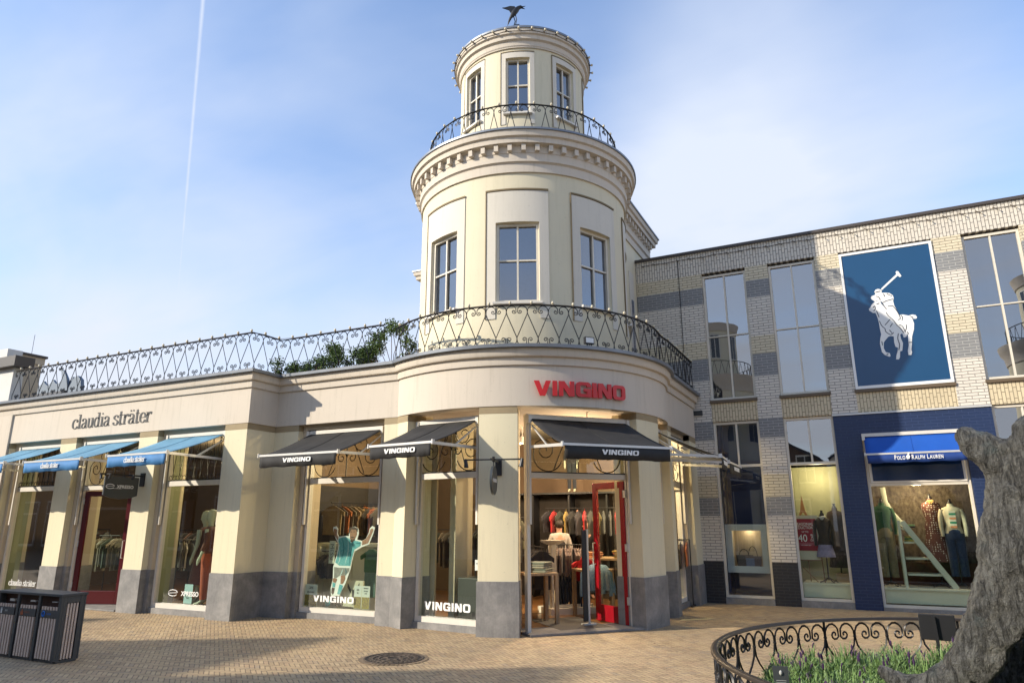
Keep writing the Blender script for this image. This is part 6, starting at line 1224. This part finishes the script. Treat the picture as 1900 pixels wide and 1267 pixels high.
for i, (mt, kd) in enumerate(ic):
    cx_ = x0 + i * mw + .12; zc = H - .242; m = MB(); yy = y0 + .001
    if i == 0: m.polyy([(cx_ - .012, zc - .035), (cx_ + .012, zc - .035), (cx_ + .018, zc + .02), (cx_ - .018, zc + .02)], yy, yy + .002); m.polyy([(cx_ - .006, zc + .022), (cx_ + .006, zc + .022), (cx_ + .006, zc + .038), (cx_ - .006, zc + .038)], yy, yy + .002)
    elif i == 1: m.polyy([(cx_ - .03, zc - .032), (cx_ + .025, zc - .032), (cx_ + .025, zc + .01), (cx_ + .008, zc + .01), (cx_ + .01, zc + .035), (cx_ - .008, zc + .035), (cx_ - .012, zc + .005), (cx_ - .03, zc + .008)], yy, yy + .002)
    else: m.tube([(cx_ + .026 * math.cos(a), yy, zc + .03 * math.sin(a)) for a in [k * .5 for k in range(14)]], .008, 4); m.polyy([(cx_ - .02, zc - .02), (cx_ + .005, zc - .035), (cx_ + .01, zc - .005)], yy, yy + .002)
    text_on(m, ('REST', 'PLASTIC', 'PAPIER')[i], cx_ + .11, yy, zc - .008, .030, 1); obj('icon', m, mt, bn)
m = MB(); [m.box(x0 + (i + .5) * mw - .06, x0 + (i + .5) * mw + .05, y0 + .06, y0 + .10, H - .13 + .01 * i, H - .10) for i in range(3)]; parts('litter_flap', m, ALU, bn)
# manhole
mh = thing('manhole_cover', 'round dark iron manhole cover with raised rings set in the paving', 'manhole cover', (-5.49, 7.72, .004))
IR2 = mat('cast_iron', (.15, .115, .095), .5, metal=.35, var=.4, vs=12)
m = MB(); m.rings([(0, 0, 0, .355, .355), (0, 0, .006, .355, .355)], 48); obj('frame_ring', m, mat('cast_iron_dark', (.025, .02, .018), .7), mh, world=False)
m = MB()
def ringsweep(m, r0, r1, z0, z1, n=48): m.sweep([(r1 * math.cos(-i * 2 * math.pi / n), r1 * math.sin(-i * 2 * math.pi / n)) for i in range(n)], [(0, z0), (0, z1), (r0 - r1, z1), (r0 - r1, z0)], closed=True)
for r0_, r1_ in ((.325, .350), (.235, .255), (.165, .18), (.06, .075)): ringsweep(m, r0_, r1_, .0065, .012)
for i in range(30): a = i * math.pi / 15; m.T = Matrix.Rotation(a, 4, 'Z'); m.box(.265, .312, -.018, .018, .0065, .011)
for i in range(16): a = i * math.pi / 8; m.T = Matrix.Rotation(a, 4, 'Z'); m.box(.19, .225, -.02, .02, .0065, .011)
for i in range(8): a = i * math.pi / 4; m.T = Matrix.Rotation(a, 4, 'Z'); m.box(.09, .15, -.02, .02, .0065, .011)
obj('cover', m, IR2, mh, world=False)
m = MB()
for i in range(44): a = i * 2 * math.pi / 44; m.T = Matrix.Rotation(a, 4, 'Z'); m.box(.37, .435, -.022, .022, .0, .004)
obj('setting_bricks', m, mat('setting_brick', (.30, .22, .14), .8, var=.4, vs=14), mh, world=False)
rn = random.Random(5); m = MB()
for i in range(90):
    x, y = rn.uniform(-7, 3), rn.uniform(8.0, 15.0)
    if y > 9.3 and x < -2.9: continue
    a = rn.random() * 6.28; s = rn.uniform(.01, .028); m.add([(x + s * math.cos(a), y + s * math.sin(a), .006), (x + .4 * s * math.cos(a + 1.6), y + .4 * s * math.sin(a + 1.6), .012), (x - s * math.cos(a), y - s * math.sin(a), .007), (x + .4 * s * math.cos(a - 1.6), y + .4 * s * math.sin(a - 1.6), .006)], [(0, 1, 2, 3)])
lf = obj('leaf_litter', m, mat('dry_leaf', (.07, .03, .015), .9)); lf['kind'] = 'stuff'
# roof shrubs behind the railing
def shrub(loc, w_, h_, seed, label):
    t = thing('shrub', label, 'shrub', loc, 0, 'green shrubs on the roof terrace'); r = random.Random(seed); m = MB(); s = MB(); 
    clumps = []
    for i in range(int(16 * w_) + 8): a = r.uniform(-1, 1); hh = h_ * (1 - .45 * abs(a) ** 2) * r.uniform(.35, 1.0); clumps.append((a * w_, r.uniform(-.3, .3), hh)); s.tube([(a * w_ * .5, 0, 0), (a * w_ * .8, 0, hh * .5), (a * w_, clumps[-1][1], hh)], .008, 4)
    for c in clumps:
        for j in range(190):
            d = Vector((r.gauss(0, 1), r.gauss(0, 1), r.gauss(0, 1))).normalized() * r.uniform(.03, .19); x, y, z = c[0] + d.x, c[1] + d.y, max(.0, c[2] + d.z * .9); u_ = Vector((r.uniform(-1, 1), r.uniform(-1, 1), r.uniform(-1, 1))).normalized() * .026; v_ = u_.orthogonal().normalized() * .014; m.cm = int(r.random() < .4)
            m.add([(x - u_.x, y - u_.y, z - u_.z), (x + v_.x, y + v_.y, z + v_.z), (x + u_.x, y + u_.y, z + u_.z), (x - v_.x, y - v_.y, z - v_.z)], [(0, 1, 2, 3)])
    obj('foliage', m, [mat('shrub_leaf', (.060, .11, .020), .7, var=.3, vs=10), mat('shrub_leaf_light', (.13, .19, .045), .7, var=.3, vs=10)], t, world=False); obj('stems', s, BROWNW, t, world=False)
shrub((-8.35, 11.2, 4.42), .75, 1.22, 1, 'tallest shrub on the roof, against the foot of the tower'); shrub((-9.75, 11.2, 4.42), .80, .98, 2, 'middle shrub on the roof behind the railing'); shrub((-11.0, 11.3, 4.42), .65, .80, 4, 'lowest shrub on the roof, nearest the projecting corner')
# far roof with a scalloped crest behind the left railing, and the white neighbour at the edge of the view
fr_ = thing('distant_roof', 'dark blue grey roof with scalloped crest and curled finial far behind the left railing', 'building', (-27, 19, 0)); DG = mat('slate_roof', (.035, .045, .065), .6, var=.3)
m = MB(); m.box(-42, -29.6, 17.5, 24, 0, 7.15); obj('wall', m, DG, fr_); m = MB(); n = 18
for i in range(n): x = -42 + i * .69; m.polyy([(x, 7.15), (x, 7.70)] + [(x + .69 * k / 6, 7.70 - .22 * math.sin(math.pi * k / 6)) for k in range(1, 6)] + [(x + .69, 7.70), (x + .69, 7.15)], 17.5, 17.6)
obj('crest', m, mat('blue_grey_lead', (.12, .16, .21), .6), fr_); m = MB(); m.polyy([(-29.6, 6.6), (-29.6, 7.2), (-29.35, 7.6), (-29.1, 7.68), (-28.85, 7.5), (-28.75, 7.1), (-28.75, 6.6)], 17.4, 17.55); m.polyy([(-30.5, 8.15), (-30.25, 7.95), (-30.1, 7.5), (-30.15, 7.1), (-29.65, 7.1), (-29.75, 7.6), (-30.1, 8.0)], 17.38, 17.48); obj('finial', m, mat('blue_grey_lead', (.12, .16, .21), .6), fr_)
nh = thing('neighbour_house', 'white rendered house with dark eaves at the extreme left edge', 'building', (-21, 10, 0)); m = MB(); m.box(-24, -19.25, 9.45, 10.3, 0, 5.349); m.box(-19.249, -18.25, 9.36, 9.6, 4.47, 5.349); obj('wall', m, mat('white_render', (.66, .65, .62), .8, var=.08), nh); m = MB(); m.box(-24.3, -17.97, 9.2, 9.66, 5.35, 5.60); m.box(-24.3, -19.0, 9.661, 10.4, 5.35, 5.60); obj('eaves', m, DCOPE, nh); m = MB(); m.box(-24.2, -18.55, 9.3, 9.65, 5.601, 5.85); obj('parapet', m, mat('white_render', (.66, .65, .62), .8), nh)
m = MB(); m.box(-24, -19.55, 9.40, 9.449, 3.2, 4.9); obj('window', m, GL_UP, nh)
# ------------------------------------------------------------------ the street side behind the camera, seen in the shop windows and throwing the long shadows
def row_house(x0, x1, y, h, ph, mt, label, gable=True, awn=None, d=9):
    t = thing('row_house', label, 'building', ((x0 + x1) / 2, y, 0), 0); W = x1 - x0; m = MB(); m.box(x0, x1, y - d, y, 0, h); obj('wall', m, mt, t)
    m = MB(); c = (x0 + x1) / 2
    if gable: m.polyy([(x0, h), (x1, h), (c, h + ph)], y - .3, y); obj('gable', m, mt, t); m = MB(); m.add([(x0 - .15, y + .15, h - .15), (c, y + .15, h + ph), (c, y - d, h + ph), (x0 - .15, y - d, h - .15), (x1 + .15, y + .15, h - .15), (x1 + .15, y - d, h - .15)], [(0, 1, 2, 3), (1, 4, 5, 2)]); rr = obj('roof', m, DG, t); sm = rr.modifiers.new('thick', 'SOLIDIFY'); sm.thickness = .12
    else: m.box(x0 - .1, x1 + .1, y - d, y + .15, h, h + .25); obj('roof', m, WHITE, t)
    nx = max(2, int(W / 1.7)); fl = 0
    z = 3.9
    while z < h - 1.3:
        for i in range(nx):
            xx = x0 + W * (i + .5) / nx; m = MB(); m.box(xx - .5, xx + .5, y - .02, y + .06, z, z + 1.7); f = obj('window', m, WHITE, t); m = MB(); [m.box(xx - .43 + a, xx + a - .03, y + .05, y + .07, z + .08 + b, z + .80 + b) for a in (0, .46) for b in (0, .8)]; obj('pane', m, GL_UP if False else mat('dark_pane', (.02, .025, .03), .1, spec=.8), f)
        z += 2.8
    for i in range(max(1, int(W / 2.6))):
        n_ = max(1, int(W / 2.6)); xx = x0 + W * (i + .5) / n_; m = MB(); m.box(xx - .95, xx + .95, y - .02, y + .08, .3, 3.0); f = obj('shopfront', m, WHITE, t); m = MB(); m.box(xx - .85, xx + .85, y + .06, y + .09, .45, 2.2); m.box(xx - .85, xx + .85, y + .06, y + .09, 2.3, 2.9); obj('pane', m, mat('dark_pane', (.02, .025, .03), .1, spec=.8), f)
        if awn: m = MB(); m.add([(xx - 1.0, y + .1, 3.1), (xx + 1.0, y + .1, 3.1), (xx + 1.0, y + 1.0, 2.6), (xx - 1.0, y + 1.0, 2.6)], [(0, 1, 2, 3)]); rr = obj('sunshade', m, awn, t); sm = rr.modifiers.new('thick', 'SOLIDIFY'); sm.thickness = .03
BR_YEL = brick_mat('buff_brick', 'one', (.30, .21, .12), (.3, .27, .22)); BR_DK = brick_mat('dark_brick', 'one', (.10, .045, .032), (.2, .18, .15))
NV = cloth('navy_awning', (.01, .02, .07))
HY = -6.5
row_house(-37, -31.2, HY, 7.6, 2.2, BR_RED, 'red brick gabled house across the street, fourth from the plaza', awn=NV); row_house(-31, -26.2, HY, 8.4, 2.4, BR_YEL, 'buff brick gabled house across the street'); row_house(-26, -21.2, HY, 8.0, 2.9, BR_DK, 'dark brick gabled house across the street, tall gable', awn=NV); row_house(-21, -17.2, HY, 7.6, 3.0, WHITE, 'white gabled house across the street')
row_house(-17, -9.5, HY - 6, 5.0, 2.2, BR_RED, 'low red brick house set back behind the plaza', awn=NV); row_house(-9, -2, HY - 8, 5.4, 2.0, BR_DK, 'low dark brick house set back behind the plaza'); row_house(-1.5, 8, HY - 9, 5.6, 2.2, WHITE, 'low white house set back behind the plaza', awn=NV); row_house(8.5, 16, HY - 7, 6.2, 2.4, BR_RED, 'red brick house at the right end behind the plaza')
row_house(-54, -37.5, HY - 1, 7.2, 2.0, BR_YEL, 'long buff brick house far down the street')

def plaza_tower(cx_, cy_, label):
    t = thing('tower_building', label, 'building', (cx_, cy_, 0)); T = Matrix.Translation((cx_ - OX, cy_ - OY, 0))
    m = MB(T); m.sweep(arc(-180, 176, 2.8, 8), [(0, 0), (0, 4.2), (-.3, 4.2), (-.3, 0)], closed=True); m.polyz(arc(-180, 174, 2.7, 8), 4.2, 4.3); obj('base_wall', m, CREAM, t, smooth=40)
    m = MB(T); m.sweep(arc(-180, 176, 2.15, 6), [(0, 4.3), (0, 7.94), (-.3, 7.94), (-.3, 4.3)], closed=True); m.sweep(arc(-180, 176, 1.38, 6), [(0, 8.7), (0, 11.2), (-.3, 11.2), (-.3, 8.7)], closed=True); obj('tower_wall', m, YELLOW, t, smooth=40)
    m = MB(T); m.sweep(arc(-180, 176, 2.15, 6), [(-.3, 7.941), (.04, 7.941), (.08, 8.3), (.20, 8.45), (.27, 8.72), (-.3, 8.74)], closed=True); m.polyz(arc(-180, 174, 2.0, 8), 8.6, 8.73); m.sweep(arc(-180, 176, 1.38, 6), [(-.3, 11.201), (.05, 11.201), (.10, 11.4), (.17, 11.6), (-.3, 11.6)], closed=True); m.polyz(arc(-180, 174, 1.3, 8), 11.5, 11.59); m.sweep(arc(-180, 176, 2.8, 8), [(-.3, 4.201), (.05, 4.201), (.17, 4.45), (-.3, 4.45)], closed=True); obj('cornice', m, FASC, t, smooth=40)
    for r_, z0, z1, w_ in ((2.15, 5.4, 6.95, .42), (1.38, 9.7, 11.0, .25), (2.8, .3, 3.2, .8)):
        for a in (25, 68, 111, 154):
            x, y = pc(a, r_ * .985); m = MB(T @ Matrix.Translation((x, y, 0)) @ Matrix.Rotation(R(a + 90), 4, 'Z')); m.box(-w_, w_, -.06, .04, z0, z1); f = obj('window', m, FRAME, t); m = MB(m.T); m.box(-w_ + .05, -.02, -.066, -.061, z0 + .05, z1 - .05); m.box(.02, w_ - .05, -.066, -.061, z0 + .05, z1 - .05); obj('pane', m, MATS['dark_pane'], f)
    P = Path([pc(-180 + i * 8, 2.03) for i in range(0, 46)]); m = MB(T); n = 36; p = P.L / n
    for i in range(n):
        for q in (-1, 1): m.tube([(*P.at((i + .5) * p)[:2], 9.45), (*P.at((i + .5 + q * .45) * p)[:2], 8.75)], .01, 4, False)
    m.tube([(*P.at(P.L * i / 60)[:2], 9.46) for i in range(61)], .02, 5); obj('railing', m, IRON, t)
plaza_tower(-6.4, -5.0, 'matching round cream tower across the plaza, seen only in the upper windows'); plaza_tower(8.3, -3.0, 'second round cream tower at the right side of the plaza')
